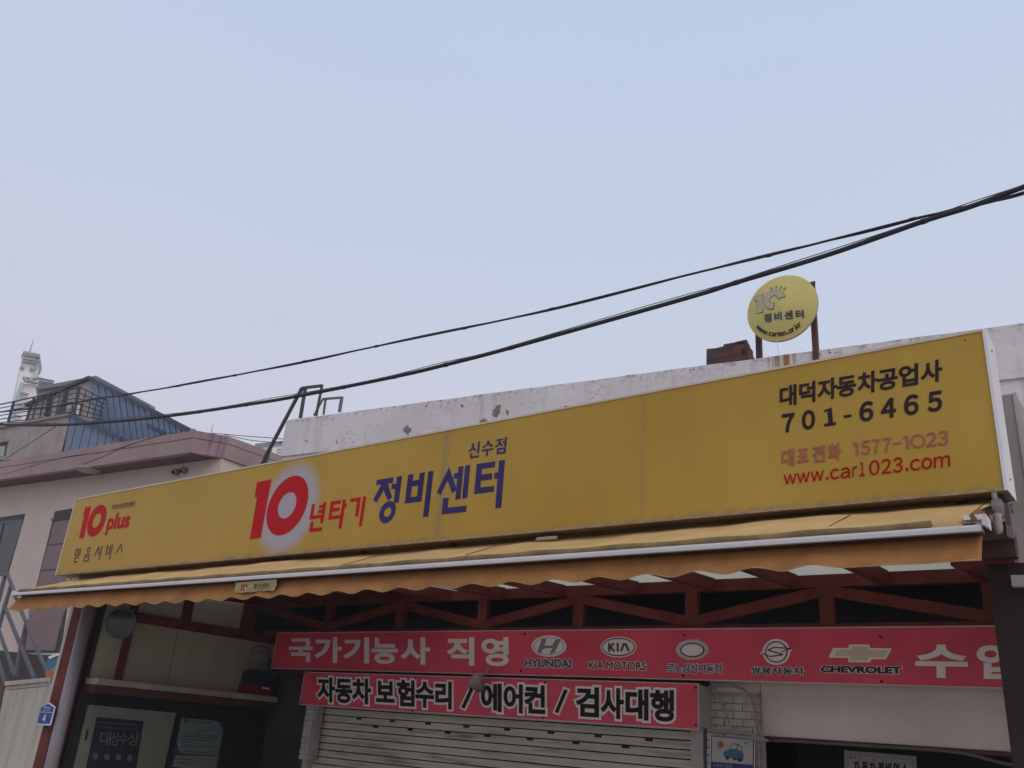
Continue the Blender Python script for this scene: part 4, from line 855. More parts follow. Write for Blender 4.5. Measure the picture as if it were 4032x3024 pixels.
# ================================================================== roof hatch rails and stay
def px_bar(mb, zm, a, c, pl, w): mb.bar(at(zm, a[0], a[1], pl), at(zm, c[0], c[1], pl), w, w, up=(0, 1, 0)); return mb
HP = DP(-12.81, 9.62, PD); m_rail = mat('dark_rail_steel', (0.055,0.050,0.050), 0.5, 0.2); m_rail2 = mat('grey_rail_steel', (0.16,0.15,0.13), 0.5, 0.2)
h = thing('roof_handrail', 'tall dark tube handrail frame standing on the left end of the parapet', 'handrail', at(A3, 880, 640, HP), 'handrail frames on the parapet')
for a, c, w_ in (((905,190),(1225,152),0.045), ((955,195),(880,655),0.05), ((1215,160),(1125,620),0.038)):
    px_bar(MB(), A3, a, c, HP, w_).build('rail_tube', m_rail, h)
px_bar(MB(), A3, (905,190), (375,1185), HP, 0.052).build('stay_tube', m_rail, h); px_bar(MB(), A3, (375,1180), (270,1400), HP, 0.05).build('stay_tube', m_rail, h)
px_bar(MB(), A3, (378,1185), (330,1390), DP(-12.81, 9.75, PD), 0.06).build('stay_tube', m_rail2, h)
HP2 = DP(-12.81, 9.95, PD)
h = thing('roof_handrail', 'shorter grey tube handrail frame behind the tall one on the parapet', 'handrail', at(A3, 1260, 590, HP2), 'handrail frames on the parapet')
for a, c, w_ in (((1228,362),(1540,335),0.036), ((1272,365),(1240,600),0.034), ((1525,335),(1488,560),0.046), ((1228,362),(1090,620),0.03)):
    px_bar(MB(), A3, a, c, HP2, w_).build('rail_tube', m_rail2, h)

# ================================================================== overhead cables
def smooth_pts(p, n=12):
    out = []
    for i in range(len(p)-1):
        p0 = p[max(i-1, 0)]; p1 = p[i]; p2 = p[i+1]; p3 = p[min(i+2, len(p)-1)]
        for k in range(n):
            t = k/n; out.append(0.5*((2*p1)+(p2-p0)*t+(2*p0-5*p1+4*p2-p3)*t*t+(3*p1-p0-3*p2+p3)*t**3))
    out.append(p[-1]); return out
CPn = DP(0.0, 5.6, 5.0)
def cable(name, label, marks, r, ties, pl=CPn, m=m_blk, tie_r=1.0, extend=True, group='overhead cables'):
    pts = [at(zm, x, y, pl) for zm, x, y in marks]
    sp = smooth_pts(pts)
    if extend:
        sp = [sp[0]+(sp[0]-sp[3]).normalized()*6]+sp+[sp[-1]+(sp[-1]-sp[-4]).normalized()*5]; c = thing(name, label, 'cable', sp[len(sp)//2], group)
    MB().tube(sp, r, 10).build('cable_sheath', m, c, True)
    for zm, x, y in ties:
        q = at(zm, x, y, pl); k = min(range(1, len(sp)-1), key=lambda i: (sp[i]-q).length); d = (sp[k+1]-sp[k-1]).normalized()
        MB().tube([sp[k]-d*0.02, sp[k]+d*0.02], r*tie_r+0.0022, 8).build('tie', m, c, True)
    return c, sp
thick, spt = cable('power_cable', 'thick black bundled cable, the lower of the two crossing the sky', [(C5,0,574),(C5,185,577),(C5,370,569),(C5,650,543),(C5,975,496),(C5,1170,464),(C5,1560,386),(C5,1765,338),(C5,2025,270),(Z4,0,290),(Z4,330,187),(Z4,940,2),(C4,1020,668),(C4,1560,500),(FULL,4018,741),(FULL,4110,708)], 0.0175,
      [(C5,185,577),(C5,370,569),(C5,655,543),(C5,800,522),(C5,975,496),(C5,1170,464),(C5,1360,427),(C5,1560,386),(C5,1765,338),(C5,2025,270),(Z4,330,187),(C4,1020,668)])
# messenger wire carried along the thick bundle
mw = [p+Vector((0, 0, 0.024+0.008*math.sin(i*0.25))) for i, p in enumerate(spt)]
MB().tube(mw, 0.0035, 5).build('messenger_wire', m_blk, thick)
c, sp2 = cable('power_cable', 'thin black twisted cable, the upper of the two crossing the sky', [(A1,0,960),(A1,440,912),(A1,900,862),(A1,1060,830),(A1,1400,772),(A1,1930,690),(C5,500,455),(C5,705,422),(C5,930,380),(C5,1205,325),(C5,1490,265),(C5,1840,193),(C5,2185,117),(Z4,0,140),(Z4,545,10),(C4,0,868),(C4,890,642),(C4,1380,538),(C4,1800,443),(C4,2212,325),(FULL,4110,737)], 0.0088,
      [(C5,500,455),(C5,705,422),(C5,930,380),(C5,1205,325),(C5,1490,265),(C5,1840,193),(C5,2185,117),(Z4,545,10),(C4,890,642)], tie_r=1.15)
tw = [p+Vector((0.0, 0.004*math.cos(i*0.16), 0.013*math.sin(i*0.16))) for i, p in enumerate(sp2)]
MB().tube(tw, 0.0055, 5).build('twisted_wire', m_blk, c)
DPn = DP(-19.3, 11.0, 6.0)
def wire(label, marks, r, pl=DPn, ext=False, m=m_blk):
    pts = smooth_pts([at(zm, x, y, pl) for zm, x, y in marks]); o = MB().tube(pts, r, 6).build('service_wire', m, None, True); tag(o, label, 'wire', 'service wires round the pink house')
wire('service wire sagging down across the pink fascia from the blue roof side', [(A2,1180,885),(A2,1000,905),(A2,720,985),(A2,400,1090),(A2,0,1265),(Z1,655,1062)], 0.011)
wire('fainter service wire hanging low over the pink fascia', [(A2,660,1000),(A2,320,1108),(A2,0,1190),(Z1,500,1010),(Z1,0,1150)], 0.008)
wire('service wire from the pink fascia corner rightwards to the parapet', [(A2,1690,892),(A2,1850,902),(A2,2212,935),(A3,300,955),(A3,640,985)], 0.009, DP(-19.3, 12.6, 6))
wire('lower service wire between the pink fascia and the parapet', [(A2,1900,912),(A2,2212,982),(A3,200,1012),(A3,430,1032),(A3,640,1040)], 0.009, DP(-19.3, 12.6, 6))
wire('thin drop wire slanting down in front of the grey stone wall', [(A1,870,1180),(A1,640,1330),(A1,300,1550),(A1,100,1675)], 0.011, DP(-19.3, 10.6, 6))
wire('thin drop wire joining the lower thick cable at the left edge', [(A1,-60,1225),(A1,120,1192),(A1,260,1165)], 0.012, DP(-19.3, 9.0, 6))

# ================================================================== pink house on the left
HN = 6.0; HF = DP(-19.3, 11.5, HN); hn = HF[1]; hd = Vector((math.cos(math.radians(HN)), math.sin(math.radians(HN)), 0))
ph = thing('pink_house', 'two storey house with a deep pink rendered roof fascia at the left', 'house', (-22, 14, GZ))
m_pink = mat('pink_render', (0.325, 0.235, 0.228), 0.9, 0.14, 1.2, bump=0.2, streak=0.25, dirt=(0.12,0.09,0.10)); m_hw = mat('beige_pink_render', (0.52, 0.43, 0.375), 0.9, 0.07, 1.5, bump=0.2)
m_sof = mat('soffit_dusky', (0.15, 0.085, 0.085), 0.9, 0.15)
c1 = at(A2, 1455, 850, HF); c1b = at(A2, 1402, 1185, HF); zt_, zb4 = c1.z, c1b.z
K1 = Vector((c1.x, c1.y, 0)); rr2 = ray(*A2(1985,945)); tt = (zt_-1.6)/rr2.z; K2 = CAM+rr2*tt; K2.z = 0
K3 = K2+Vector((-0.1, 5.0, 0)); K0 = K1-hd*16
def vp(p, z): return Vector((p.x, p.y, z))
band = zt_-(zt_-zb4)*0.34
outl = [K0, K1, K2, K3]; cen = Vector((-30, 15, 0))
m_pst = mat('stained_pink_render', (0.27, 0.185, 0.20), 0.9, 0.2, 1.0, bump=0.2, streak=0.75, dirt=(0.075,0.055,0.07))
for nm, pa, pb, mq in (('fascia', K0, K1, m_pink), ('fascia', K1, K2, m_pst), ('fascia', K2, K3, m_pink)):
    d_ = (pb-pa).normalized(); n_ = Vector((d_.y, -d_.x, 0))
    MB().prism([vp(pa, zb4), vp(pb, zb4), vp(pb, band-0.006), vp(pa, band-0.006)], n_, 0.15).build(nm, mq, ph)
    MB().prism([vp(pa, band+0.006)+n_*0.012, vp(pb, band+0.006)+n_*0.012, vp(pb, zt_)+n_*0.012, vp(pa, zt_)+n_*0.012], n_, 0.15).build('coping', mq, ph)
inn = 0.62; Wp = DP(K1.x+hn.x*-inn, K1.y+hn.y*-inn, HN); wc = at(A2, 1850, 1400, Wp)
wcx = Vector((wc.x, wc.y, 0)); w0 = wcx-hd*16
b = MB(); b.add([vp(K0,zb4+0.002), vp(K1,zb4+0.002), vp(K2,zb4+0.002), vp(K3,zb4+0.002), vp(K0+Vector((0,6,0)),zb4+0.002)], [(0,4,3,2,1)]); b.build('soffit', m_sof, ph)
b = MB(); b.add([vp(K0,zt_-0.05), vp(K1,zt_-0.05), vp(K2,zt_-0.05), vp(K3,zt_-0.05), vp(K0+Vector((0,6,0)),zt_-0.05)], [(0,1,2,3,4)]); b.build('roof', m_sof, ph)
MB().prism([vp(w0, GZ), vp(wcx, GZ), vp(wcx, zb4-0.004), vp(w0, zb4-0.004)], Wp[1], 0.22).build('front_wall', m_hw, ph)
MB().prism([vp(wcx, GZ)-hd*0.002, vp(wcx, GZ)+Vector((-0.3,5,0)), vp(wcx, zb4-0.004)+Vector((-0.3,5,0)), vp(wcx, zb4-0.004)-hd*0.002], Vector((0.998,0.06,0)), 0.2).build('side_wall', m_hw, ph)
# windows
m_fr = mat('dark_window_frame', (0.035,0.033,0.038), 0.5); m_gl = mat('dark_window_glass', (0.045,0.043,0.040), 0.15, 0.2, spec=0.6); m_pan = mat('brown_grey_window_panel', (0.205,0.145,0.14), 0.6, 0.08); m_slv = mat('grey_window_frame', (0.10,0.10,0.115), 0.4)
w1 = poly('window', A7, Wp, [(-300,500),(335,405),(110,1190),(-500,1215)], m_fr, ph, th=0.12, lift=0.004)
poly('glass_pane', A7, Wp, [(75,540),(305,505),(100,1190),(-80,1200)], m_gl, w1, th=0.02, lift=0.012); poly('glass_pane', A7, Wp, [(-250,575),(20,545),(-130,1190),(-400,1195)], m_gl, w1, th=0.02, lift=0.010)
poly('window_frame', A7, Wp, [(-250,545),(300,478),(303,505),(-250,575)], m_slv, w1, th=0.03, lift=0.02); poly('window_frame', A7, Wp, [(20,545),(50,540),(-110,1190),(-140,1192)], m_slv, w1, th=0.03, lift=0.022)
w2 = poly('window', A7, Wp, [(718,378),(1090,312),(760,2420),(200,2460)], m_fr, ph, th=0.10, lift=0.004)
for q in ([(712,515),(1060,470),(1010,770),(632,815)], [(622,830),(1008,785),(950,1110),(545,1145)], [(538,1162),(948,1125),(890,1430),(462,1480)], [(440,1560),(880,1500),(800,1880),(350,1925)]):
    poly('window_panel', A7, Wp, q, m_pan, w2, th=0.02, lift=0.012)
poly('window_panel', C1, Wp, [(250,440),(515,440),(465,668),(215,662)], m_pan, w2, th=0.02, lift=0.014)
poly('window_panel', C1, Wp, [(250,320),(560,300),(520,430),(240,430)], m_pan, w2, th=0.02, lift=0.0155)
poly('window_frame', A7, Wp, [(680,470),(735,482),(735,495),(680,490)], m_slv, w2, th=0.05, lift=0.05)
# vent cowls under the eave
vc = None
for k, (x, y) in enumerate(((1145,1490),(1265,1465))):
    c = at(A2, x, y, DP(Wp[0].x, Wp[0].y-0.1, HN)); t_ = thing('wall_vent', ('left' if k == 0 else 'right')+' one of the two round steel vent cowls under the pink eave', 'vent', c, 'vent cowls under the pink eave')
    n2_ = Wp[1]; MB().tube([c-n2_*0.14, c, c+n2_*0.05+Vector((0,0,-0.03))], [0.07,0.085,0.075], 16).build('cowl', mat('cowl_steel', (0.26,0.235,0.20), 0.35, 0.2, metal=0.4), t_, True)
    c2_ = c+n2_*0.051+Vector((0,0,-0.031)); MB().tube([c2_, c2_+n2_*0.012+Vector((0,0,-0.01))], 0.055, 14).build('grille', m_ink, t_)
c = at(Z1, 690, 1108, ZP(zb4-0.03))
lt = thing('eave_lamp', 'flat oval white lamp fixed under the pink eave', 'lamp', c)
v, f = dome(c, Vector((0,0,-1)), Vector((1,0,0)), Vector((0,1,0)), 0.33, 0.08, 5, 28); mk('lamp_bowl', [Vector(q) for q in v], f, mat('lamp_plastic', (0.34,0.30,0.28), 0.5), lt, True)
MB().tube([c+Vector((0,0,0.0)), c+Vector((0,0,0.032))], 0.33, 28).build('lamp_base', mat('lamp_plastic', (0.34,0.30,0.28)), lt)
c = at(Z1, 755, 1150, Wp); MB().tube([c+Wp[1]*0.03, c+Wp[1]*0.03+Vector((0,0,0.3))], 0.03, 8).build('lamp_conduit', m_hw, lt)
o = MB().tube([at(A2, 1425, 845, DP(-19.3,11.7,HN))+Vector((0,0,-0.1)), at(A2, 1425, 835, DP(-19.3,11.7,HN))], 0.07, 12).build('roof_pipe', mat('teal_pipe', (0.16,0.27,0.30), 0.5)); tag(o, 'short teal pipe stub on the corner of the pink fascia', 'pipe')

# ================================================================== grey stone and blue metal house behind
bh = thing('blue_roof_house', 'tall house clad in grey stone and blue standing seam metal behind the pink house', 'house', (-38, 19, GZ))
G0 = DP(-40, 17.0, HN); m_st = mat('greyish_brown_stone', (0.36, 0.305, 0.288), 0.9, 0.14, 1.2, streak=0.4, dirt=(0.15,0.12,0.11)); m_blu = mat('blue_standing_seam', (0.14,0.195,0.285), 0.5, 0.10, 0.8, spec=0.4); m_bs = mat('dark_blue_seam', (0.045,0.062,0.10), 0.5)
m_vg = mat('dark_verge_metal', (0.045,0.038,0.045), 0.5); m_st2 = mat('pale_stone_band', (0.30,0.255,0.235), 0.9, 0.1)
a1x = lambda zm, x, y: ((zm(x, y)[0])*2212/560.0, (zm(x, y)[1]-1380)*2212/560.0)   # any zoom -> A1 frame
E2 = a1x(A2, 1400, 855); far = a1x(A2, 1400, 1100)
# rear taller block: brown band along its top
poly('rear_block', A1, DP(-40, 18.2, HN), [(560,600),(1490,398),a1x(A2,748,450),a1x(A2,748,600),(1900,900),(1400,1300),(600,1000)], m_st2, bh, th=0.3)
poly('roof_band', A1, DP(-40, 18.1, HN), [(548,572),(1490,392),(1490,470),(560,612)], mat('band_brown', (0.25,0.215,0.205), 0.9), bh, th=0.15)
poly('roof_band', A1, DP(-40, 18.1, HN), [(1490,392),a1x(A2,750,448),a1x(A2,748,512),(1490,470)], mat('band_grey', (0.24,0.225,0.22), 0.9), bh, th=0.15)
# gable wall: stone on the left, blue cladding on the right
gl = [(430,860),(1415,440),(1425,600),(1530,1000),(1560,1400),(380,1500)]
poly('gable_wall', A1, G0, gl, m_st, bh, th=0.4)
poly('gable_core', A1, DP(-40, 17.05, HN), [(1415,440),a1x(A2,1400,860),(a1x(A2,1400,860)[0],1700),(900,1700),(1530,1100)], m_bs, bh, th=0.4)
blue = [(1415,445),a1x(A2,1390,862),(a1x(A2,1390,862)[0],1690),(1500,1690),(1620,1150),(1500,930),(1425,600)]
def strip_panels(name, polyg, seams, pl, m, parent, lift=0.02, gap=8):
    for (xa0, ya0, xb0, yb0), (xa1, ya1, xb1, yb1) in zip(seams, seams[1:]):
        pc = polyg
        # keep right of seam 0
        dx, dy = xb0-xa0, yb0-ya0; L = math.hypot(dx, dy); nx_, ny_ = dy/L, -dx/L          # points right for a line drawn downwards
        pc = clip(pc, -nx_, -ny_, -(nx_*xa0+ny_*ya0)-gap)
        dx, dy = xb1-xa1, yb1-ya1; L = math.hypot(dx, dy); nx_, ny_ = dy/L, -dx/L
        pc = clip(pc, nx_, ny_, (nx_*xa1+ny_*ya1)-gap)
        if len(pc) > 2: poly(name, A1, pl, pc, m, parent, th=0.03, lift=lift)
top = [(1400,400,1480,1400)]
for k, x in enumerate([1528,1635,1745,1848,1950,2055,2150,2250,2345,2445,2535,2625,2720,2810,2900,2985]):
    y = 430+.5176*(x-1415); sl_ = 0.125+0.075*k/15; top.append((x, y, x+sl_*900, y+900))
convex_blue = [(1415,445),a1x(A2,1395,862),(a1x(A2,1395,862)[0],1690),(1400,1690)]
strip_panels('blue_panel', convex_blue, top, G0, m_blu, bh, lift=0.03, gap=8)
def vbar(name, a, c, w_, pl=G0, m=m_vg, zm=A1, lift=0.08, d=0.12):
    pa, pb = at(zm, a[0], a[1], pl)+pl[1]*lift, at(zm, c[0], c[1], pl)+pl[1]*lift; return MB().bar(pa, pb, d, w_, up=(0,0,1)).build(name, m, bh)
vbar('verge', (425,855), (1415,432), 0.16); vbar('verge', (1415,432), a1x(A2,1400,855), 0.16, m=m_bs)
# opening in the blue wall
poly('recess', A2, G0, [(712,728),(1000,868),(998,905),(930,910),(720,790)], m_bs, bh, th=0.05, lift=0.06)
# gable opening
w_ = poly('window', A1, G0, [(950,825),(1140,800),(1130,960),(900,1000)], m_fr, bh, th=0.05, lift=0.05); poly('glass_pane', A1, G0, [(1035,860),(1130,850),(1125,950),(1005,975)], mat('pale_window_light', (0.36,0.36,0.32), 0.4), w_, th=0.02, lift=0.06)
w_ = poly('window', A1, G0, [(1200,815),(1280,830),(1245,1020),(1165,995)], m_fr, bh, th=0.05, lift=0.05); poly('glass_pane', A1, G0, [(1190,855),(1268,850),(1238,1010),(1168,985)], mat('bright_window_reflection', (0.58,0.62,0.54), 0.4), w_, th=0.02, lift=0.06)
for a, c in (((805,700),(750,1030)), ((1050,625),(1010,800))): vbar('wall_post', a, c, 0.10, d=0.2)
# siding lines under the band
for a, c in (((610,655),(1200,530)), ((600,715),(1000,620)), ((590,760),(800,715))): vbar('siding_line', a, c, 0.05, pl=DP(-40,18.1,HN), lift=0.02, d=0.03)
# lower block in front: stone cladding and a wedge of blue
G1 = DP(-38, 15.6, HN)
poly('lower_core', A1, DP(-38, 15.66, HN), [(-300,1270),(380,1135),(1110,1010),(1905,1385),(1905,1700),(-300,1700)], m_bs, bh, th=1.2)
lowst = [(-300,1275),(380,1140),(1110,1010),(975,1700),(-300,1700)]
sm = [(-200,1200,-260,1700),(-60,1180,-130,1700),(75,1160,10,1700),(245,1130,180,1700),(375,1110,300,1700),(500,1090,400,1700),(575,1080,500,1700),(700,1070,610,1700),(905,1010,770,1540),(1005,1000,865,1540),(1110,985,975,1540)]
strip_panels('stone_panel', lowst, sm, G1, m_st, bh, lift=0.03, gap=2.5)
blow = [(1112,1012),(1900,1385),(1880,1700),(975,1700)]
sm = [(1112,990,978,1540),(1225,1040,1110,1500),(1345,1100,1245,1500),(1460,1150,1375,1500),(1560,1200,1510,1500),(1670,1260,1630,1500),(1770,1300,1740,1500),(1905,1350,1890,1500)]
strip_panels('blue_panel', blow, sm, G1, m_blu, bh, lift=0.03, gap=7)
vbar('verge', (1110,1005), (1910,1385), 0.13, pl=G1, m=m_bs); vbar('coping', (-300,1262), (1112,1006), 0.10, pl=G1, m=m_st2)
w_ = poly('window', A1, G1, [(-200,1480),(130,1440),(95,1640),(-200,1660)], m_fr, bh, th=0.05, lift=0.05); poly('glass_pane', A1, G1, [(-150,1515),(100,1490),(75,1650),(-150,1660)], mat('pale_green_glass', (0.30,0.34,0.31), 0.3), w_, th=0.02, lift=0.06)
poly('window_hood', A1, G1, [(-200,1440),(165,1385),(155,1425),(-200,1480)], m_st2, w_, th=0.12, lift=0.12)
# terrace railing: five rails, uprights, and its return to the right
RL = DP(-38, 15.5, HN)
tr = thing('terrace_railing', 'thin black grid railing round the roof terrace of the blue roof house', 'railing', at(A1, 700, 1050, RL))
def rb(a, c, w_, zm=A1, pl=RL, pl2=None): MB().bar(at(zm, a[0], a[1], pl), at(zm, c[0], c[1], pl2 or pl), w_, w_).build('rail', m_vg, tr)
for k in range(6):
    t = k/5; rb((-200, 885+ (1150-885)*t), (1245-95*t, 570+ (990-570)*t), 0.045 if k == 0 else 0.032)
for x0, x1, y0, y1, w_ in ((215,125,800,1120,0.09),(528,400,735,1110,0.07),(590,500,720,1080,0.045),(690,615,700,1060,0.045),(830,770,670,1035,0.05),(945,865,640,1015,0.045),(1065,1000,612,1000,0.045),(1215,1140,575,990,0.05),(1245,1155,568,990,0.07)): rb((x0,y0), (x1,y1), w_)
R2 = DP(-36.0, 17.6, HN)
for k in range(6): t = k/5; rb((1245-95*t, 570+420*t), (1700-90*t, 800+290*t), 0.032, pl2=R2)
for t, w_ in ((0.2,0.035),(0.42,0.035),(0.62,0.035),(0.82,0.035),(1.0,0.05)):
    q0 = at(A1,1245,570,RL).lerp(at(A1,1700,800,R2), t); q1 = at(A1,1150,990,RL).lerp(at(A1,1610,1090,R2), t); MB().bar(q0, q1, w_, w_).build('rail', m_vg, tr)

# ================================================================== far towers
def far_tower():
    pl = DP(-120, 45, 72); t_ = thing('apartment_tower', 'pale cream apartment tower with a dark stepped cornice far behind at the left', 'tower', at(A1, 200, 1100, pl))
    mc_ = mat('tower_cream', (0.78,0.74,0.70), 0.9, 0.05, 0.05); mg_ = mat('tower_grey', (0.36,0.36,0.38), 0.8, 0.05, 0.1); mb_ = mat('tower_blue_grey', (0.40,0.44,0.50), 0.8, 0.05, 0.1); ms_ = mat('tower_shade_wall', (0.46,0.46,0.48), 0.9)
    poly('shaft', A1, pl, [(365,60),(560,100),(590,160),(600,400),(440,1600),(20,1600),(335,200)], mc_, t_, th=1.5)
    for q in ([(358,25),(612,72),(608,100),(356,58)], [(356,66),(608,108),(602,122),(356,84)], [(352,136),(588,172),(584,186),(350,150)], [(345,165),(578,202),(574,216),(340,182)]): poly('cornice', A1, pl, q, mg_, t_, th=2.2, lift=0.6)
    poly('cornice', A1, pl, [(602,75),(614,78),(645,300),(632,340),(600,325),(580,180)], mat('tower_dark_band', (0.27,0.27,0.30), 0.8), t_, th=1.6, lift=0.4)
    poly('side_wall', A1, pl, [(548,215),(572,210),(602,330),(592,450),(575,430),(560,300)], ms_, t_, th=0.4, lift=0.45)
    for q in ([(318,238),(385,248),(378,296),(308,284)], [(468,265),(538,276),(528,322),(458,310)]):
        w_ = poly('window', A1, pl, q, mg_, t_, th=0.5, lift=0.3); cx_ = sum(p[0] for p in q)/4; cy_ = sum(p[1] for p in q)/4; poly('pane', A1, pl, [(cx_+(p[0]-cx_)*0.7, cy_+(p[1]-cy_)*0.5) for p in q], mb_, w_, th=0.1, lift=0.5)
    poly('glass_strip', A1, pl, [(545,330),(562,300),(580,420),(520,440)], mat('tower_glass', (0.48,0.56,0.64), 0.3), t_, th=0.3, lift=0.6)
    p2 = DP(-118, 44, 72)
    poly('lower_block', A1, p2, [(330,515),(545,520),(640,560),(600,1600),(160,1600)], mat('tower_white_wall', (0.76,0.73,0.72), 0.9), t_, th=1.5)
    poly('glass_strip', A1, p2, [(310,520),(372,520),(200,1140),(130,1130)], mb_, t_, th=0.3, lift=0.5)
    for q in ([(348,432),(400,446),(392,500),(366,495)], [(430,450),(500,460),(490,510),(440,505)]): poly('cornice', A1, p2, q, mg_, t_, th=0.8, lift=1.0)
    for q in ([(348,430),(560,455),(556,470),(350,446)], [(395,490),(620,520),(618,530),(395,502)], [(555,432),(835,490),(833,500),(553,446)], [(600,480),(820,510),(820,520),(600,492)]): poly('cornice', A1, p2, q, mg_, t_, th=0.8, lift=0.8)
    for x, y in ((585,490),(640,500),(675,507),(712,514)): poly('lattice_opening', A1, p2, [(x-12,y-12),(x+12,y-9),(x+10,y+9),(x-13,y+6)], mb_, t_, th=0.2, lift=1.0)
    poly('low_wing', A1, p2, [(600,500),(850,515),(850,700),(600,700)], mg_, t_, th=0.6, lift=0.1)
    for q in ([(320,670),(440,690),(432,715),(318,700)], [(280,850),(385,868),(378,885),(290,872)], [(215,1018),(330,1040),(325,1058),(225,1045)]): poly('brick_band', A1, p2, q, mat('tower_terracotta', (0.38,0.24,0.20), 0.9), t_, th=0.5, lift=0.8)
far_tower()
pl = DP(-95, 70, 42); t_ = thing('apartment_tower', 'top of a pale apartment tower seen between the stay tube and the parapet', 'tower', at(A3, 400, 1400, pl))
mc_ = mat('tower_cream', (0.6,0.58,0.56)); poly('shaft', A3, pl, [(200,1100),(640,1060),(640,1500),(190,1500)], mc_, t_, th=1.5)
for y in (1060,1080,1100): poly('cornice', A3, pl, [(180,y+8),(640,y-42),(640,y-32),(180,y+18)], mat('tower_grey', (0.34,0.35,0.38)), t_, th=1.8, lift=0.4)
for y in (1165,1210): poly('cornice', A3, pl, [(190,y+8),(640,y-30),(640,y-24),(190,y+14)], mat('tower_grey', (0.3,0.3,0.3)), t_, th=0.4, lift=0.2)
for x in (215,290): poly('pilaster', A3, pl, [(x,1125),(x+12,1123),(x+5,1220),(x-8,1222)], mat('tower_grey', (0.3,0.3,0.3)), t_, th=0.4, lift=0.25)
poly('panel_block', A3, pl, [(452,1150),(520,1142),(512,1222),(445,1228)], mat('tower_white_wall', (0.5,0.5,0.5)), t_, th=0.4, lift=0.4)
def antenna(label, zm, a, c, pl, r):
    o = MB().tube([at(zm, a[0], a[1], pl), at(zm, c[0], c[1], pl)], [r, r*0.5], 5).build('antenna', mat('antenna_grey', (0.12,0.12,0.13), 0.5)); tag(o, label, 'antenna')
antenna('thin antenna rod on top of the cream tower', Z1, (235,172), (265,78), DP(-120, 45, 72), 0.07)
antenna('thin antenna rod above the right corner of the pink fascia', A2, (1705,880), (1740,735), DP(-19.3, 16, HN), 0.012)

# ================================================================== far left at street level: fence panel, stair, tub
m_fp = mat('beige_sheet_panel', (0.50,0.45,0.38), 0.7, 0.08, 1.5, streak=0.35, dirt=(0.17,0.12,0.09))
FPn = YP(6.42)
fp = thing('metal_fence', 'beige sheet metal fence panel left of the maroon post with rusty seams', 'fence', (-13.6, 6.42, GZ))
poly('sheet_panel', C1, FPn, [(48,965),(430,935),(432,990),(440,1700),(-200,1700),(-120,1500)], m_fp, fp, th=0.05)
poly('top_rail', C1, FPn, [(48,930),(440,893),(432,940),(48,968)], m_fp, fp, th=0.09, lift=0.02)
poly('seam', C1, FPn, [(62,998),(412,962),(412,966),(62,1003)], m_rst, fp, th=0.01, lift=0.004); poly('seam', C1, FPn, [(50,966),(420,932),(420,935),(50,970)], m_rst, fp, th=0.02, lift=0.03)
poly('side_post', C1, FPn, [(30,930),(50,930),(-20,1300),(-60,1300)], mat('rusty_post', (0.12,0.08,0.065), 0.8), fp, th=0.08, lift=0.03)
o = box('corner_strip', -12.86, -12.67, 6.36, 6.42, GZ, 2.98, mat('beige_strip', (0.52,0.47,0.40), 0.7, 0.08, 1.5)); tag(o, 'tall narrow beige sheet metal strip along the left side of the maroon post', 'strip')
# address plate
APn = YP(6.22)
ap = poly('address_plate', B1, APn, [(140,1415),(180,1255),(290,765),(310,735),(560,630),(600,615),(790,755),(790,800),(640,1400),(605,1448)], m_wht, None, th=0.012)
tag(ap, 'house shaped blue address plate with a white 4 on the left maroon post', 'address plate')
m_pb = mat('plate_blue', (0.012,0.050,0.27), 0.35, 0.05)
poly('plate_face', B1, APn, [(155,1370),(215,1120),(300,780),(555,652),(755,790),(752,820),(610,1370),(580,1390)], m_pb, ap, th=0.003, lift=0.003)
m_pw = mat('plate_white', (0.60,0.64,0.72), 0.5); glyphs('plate_line', B1, APn, [stroke(252,952,705,972,20)], m_pw, ap, lift=0.006)
glyphs('numeral', B1, APn, [{'o': [(450,1045),(492,1050),(455,1215),(460,1240),(440,1255),(420,1310),(395,1312),(405,1255),(352,1248),(352,1220)], 'h': [[(436,1120),(415,1215),(388,1215)]]}], m_pw, ap, lift=0.006)
text('lettering', '서강로11길', B1, APn, [(395,835),(638,862),(655,765),(410,752)], m_pw, ap, bev=0.02, lift=0.006); text('lettering', 'Seogang-ro 11-gil', B1, APn, [(380,905),(610,920),(615,885),(385,872)], m_pw, ap, bev=0.01, lift=0.006)
# stair with railing
STP = YP(8.2)
sr = thing('stair_railing', 'grey flat bar stair railing at the left edge in front of the house', 'railing', at(C1, 60, 900, STP))
m_sr = mat('grey_flat_bar', (0.11,0.103,0.115), 0.5, 0.15)
for a, c, w_ in (((-60,30),(65,25),0.06),((65,25),(130,200),0.055),((42,35),(-15,260),0.07),((95,110),(42,290),0.065),((42,285),(-10,480),0.06),((35,285),(185,655),0.055),((185,655),(292,905),0.055),((170,310),(400,860),0.05),((-20,470),(130,890),0.05),((-20,740),(45,940),0.06),((225,420),(165,670),0.06),((170,660),(130,890),0.055),((120,200),(140,235),0.05)):
    MB().bar(at(C1, a[0], a[1], STP), at(C1, c[0], c[1], STP), 0.05, w_).build('rail_bar', m_sr, sr)
o = poly('stair_wall', C1, YP(8.6), [(-60,660),(140,682),(380,705),(480,700),(480,1000),(-60,1050)], mat('dark_stair_concrete', (0.07,0.064,0.06), 0.9, 0.25), None, th=0.3); tag(o, 'dark concrete stair wall behind the grey railing', 'wall')
o = poly('sill_slab', C1, YP(8.9), [(180,690),(480,690),(480,702),(330,700)], m_wht, None, th=0.2); tag(o, 'thin white slab along the top of the dark stair wall', 'slab')
tb = thing('teal_bin', 'teal plastic bin with a white rim next to the beige strip', 'bin', at(C1, 430, 890, YP(7.6)))
poly('bin_body', C1, YP(7.6), [(375,790),(385,765),(415,735),(470,725),(500,720),(500,900),(430,890),(395,850)], mat('teal_plastic', (0.025,0.16,0.20), 0.4), tb, th=0.4)
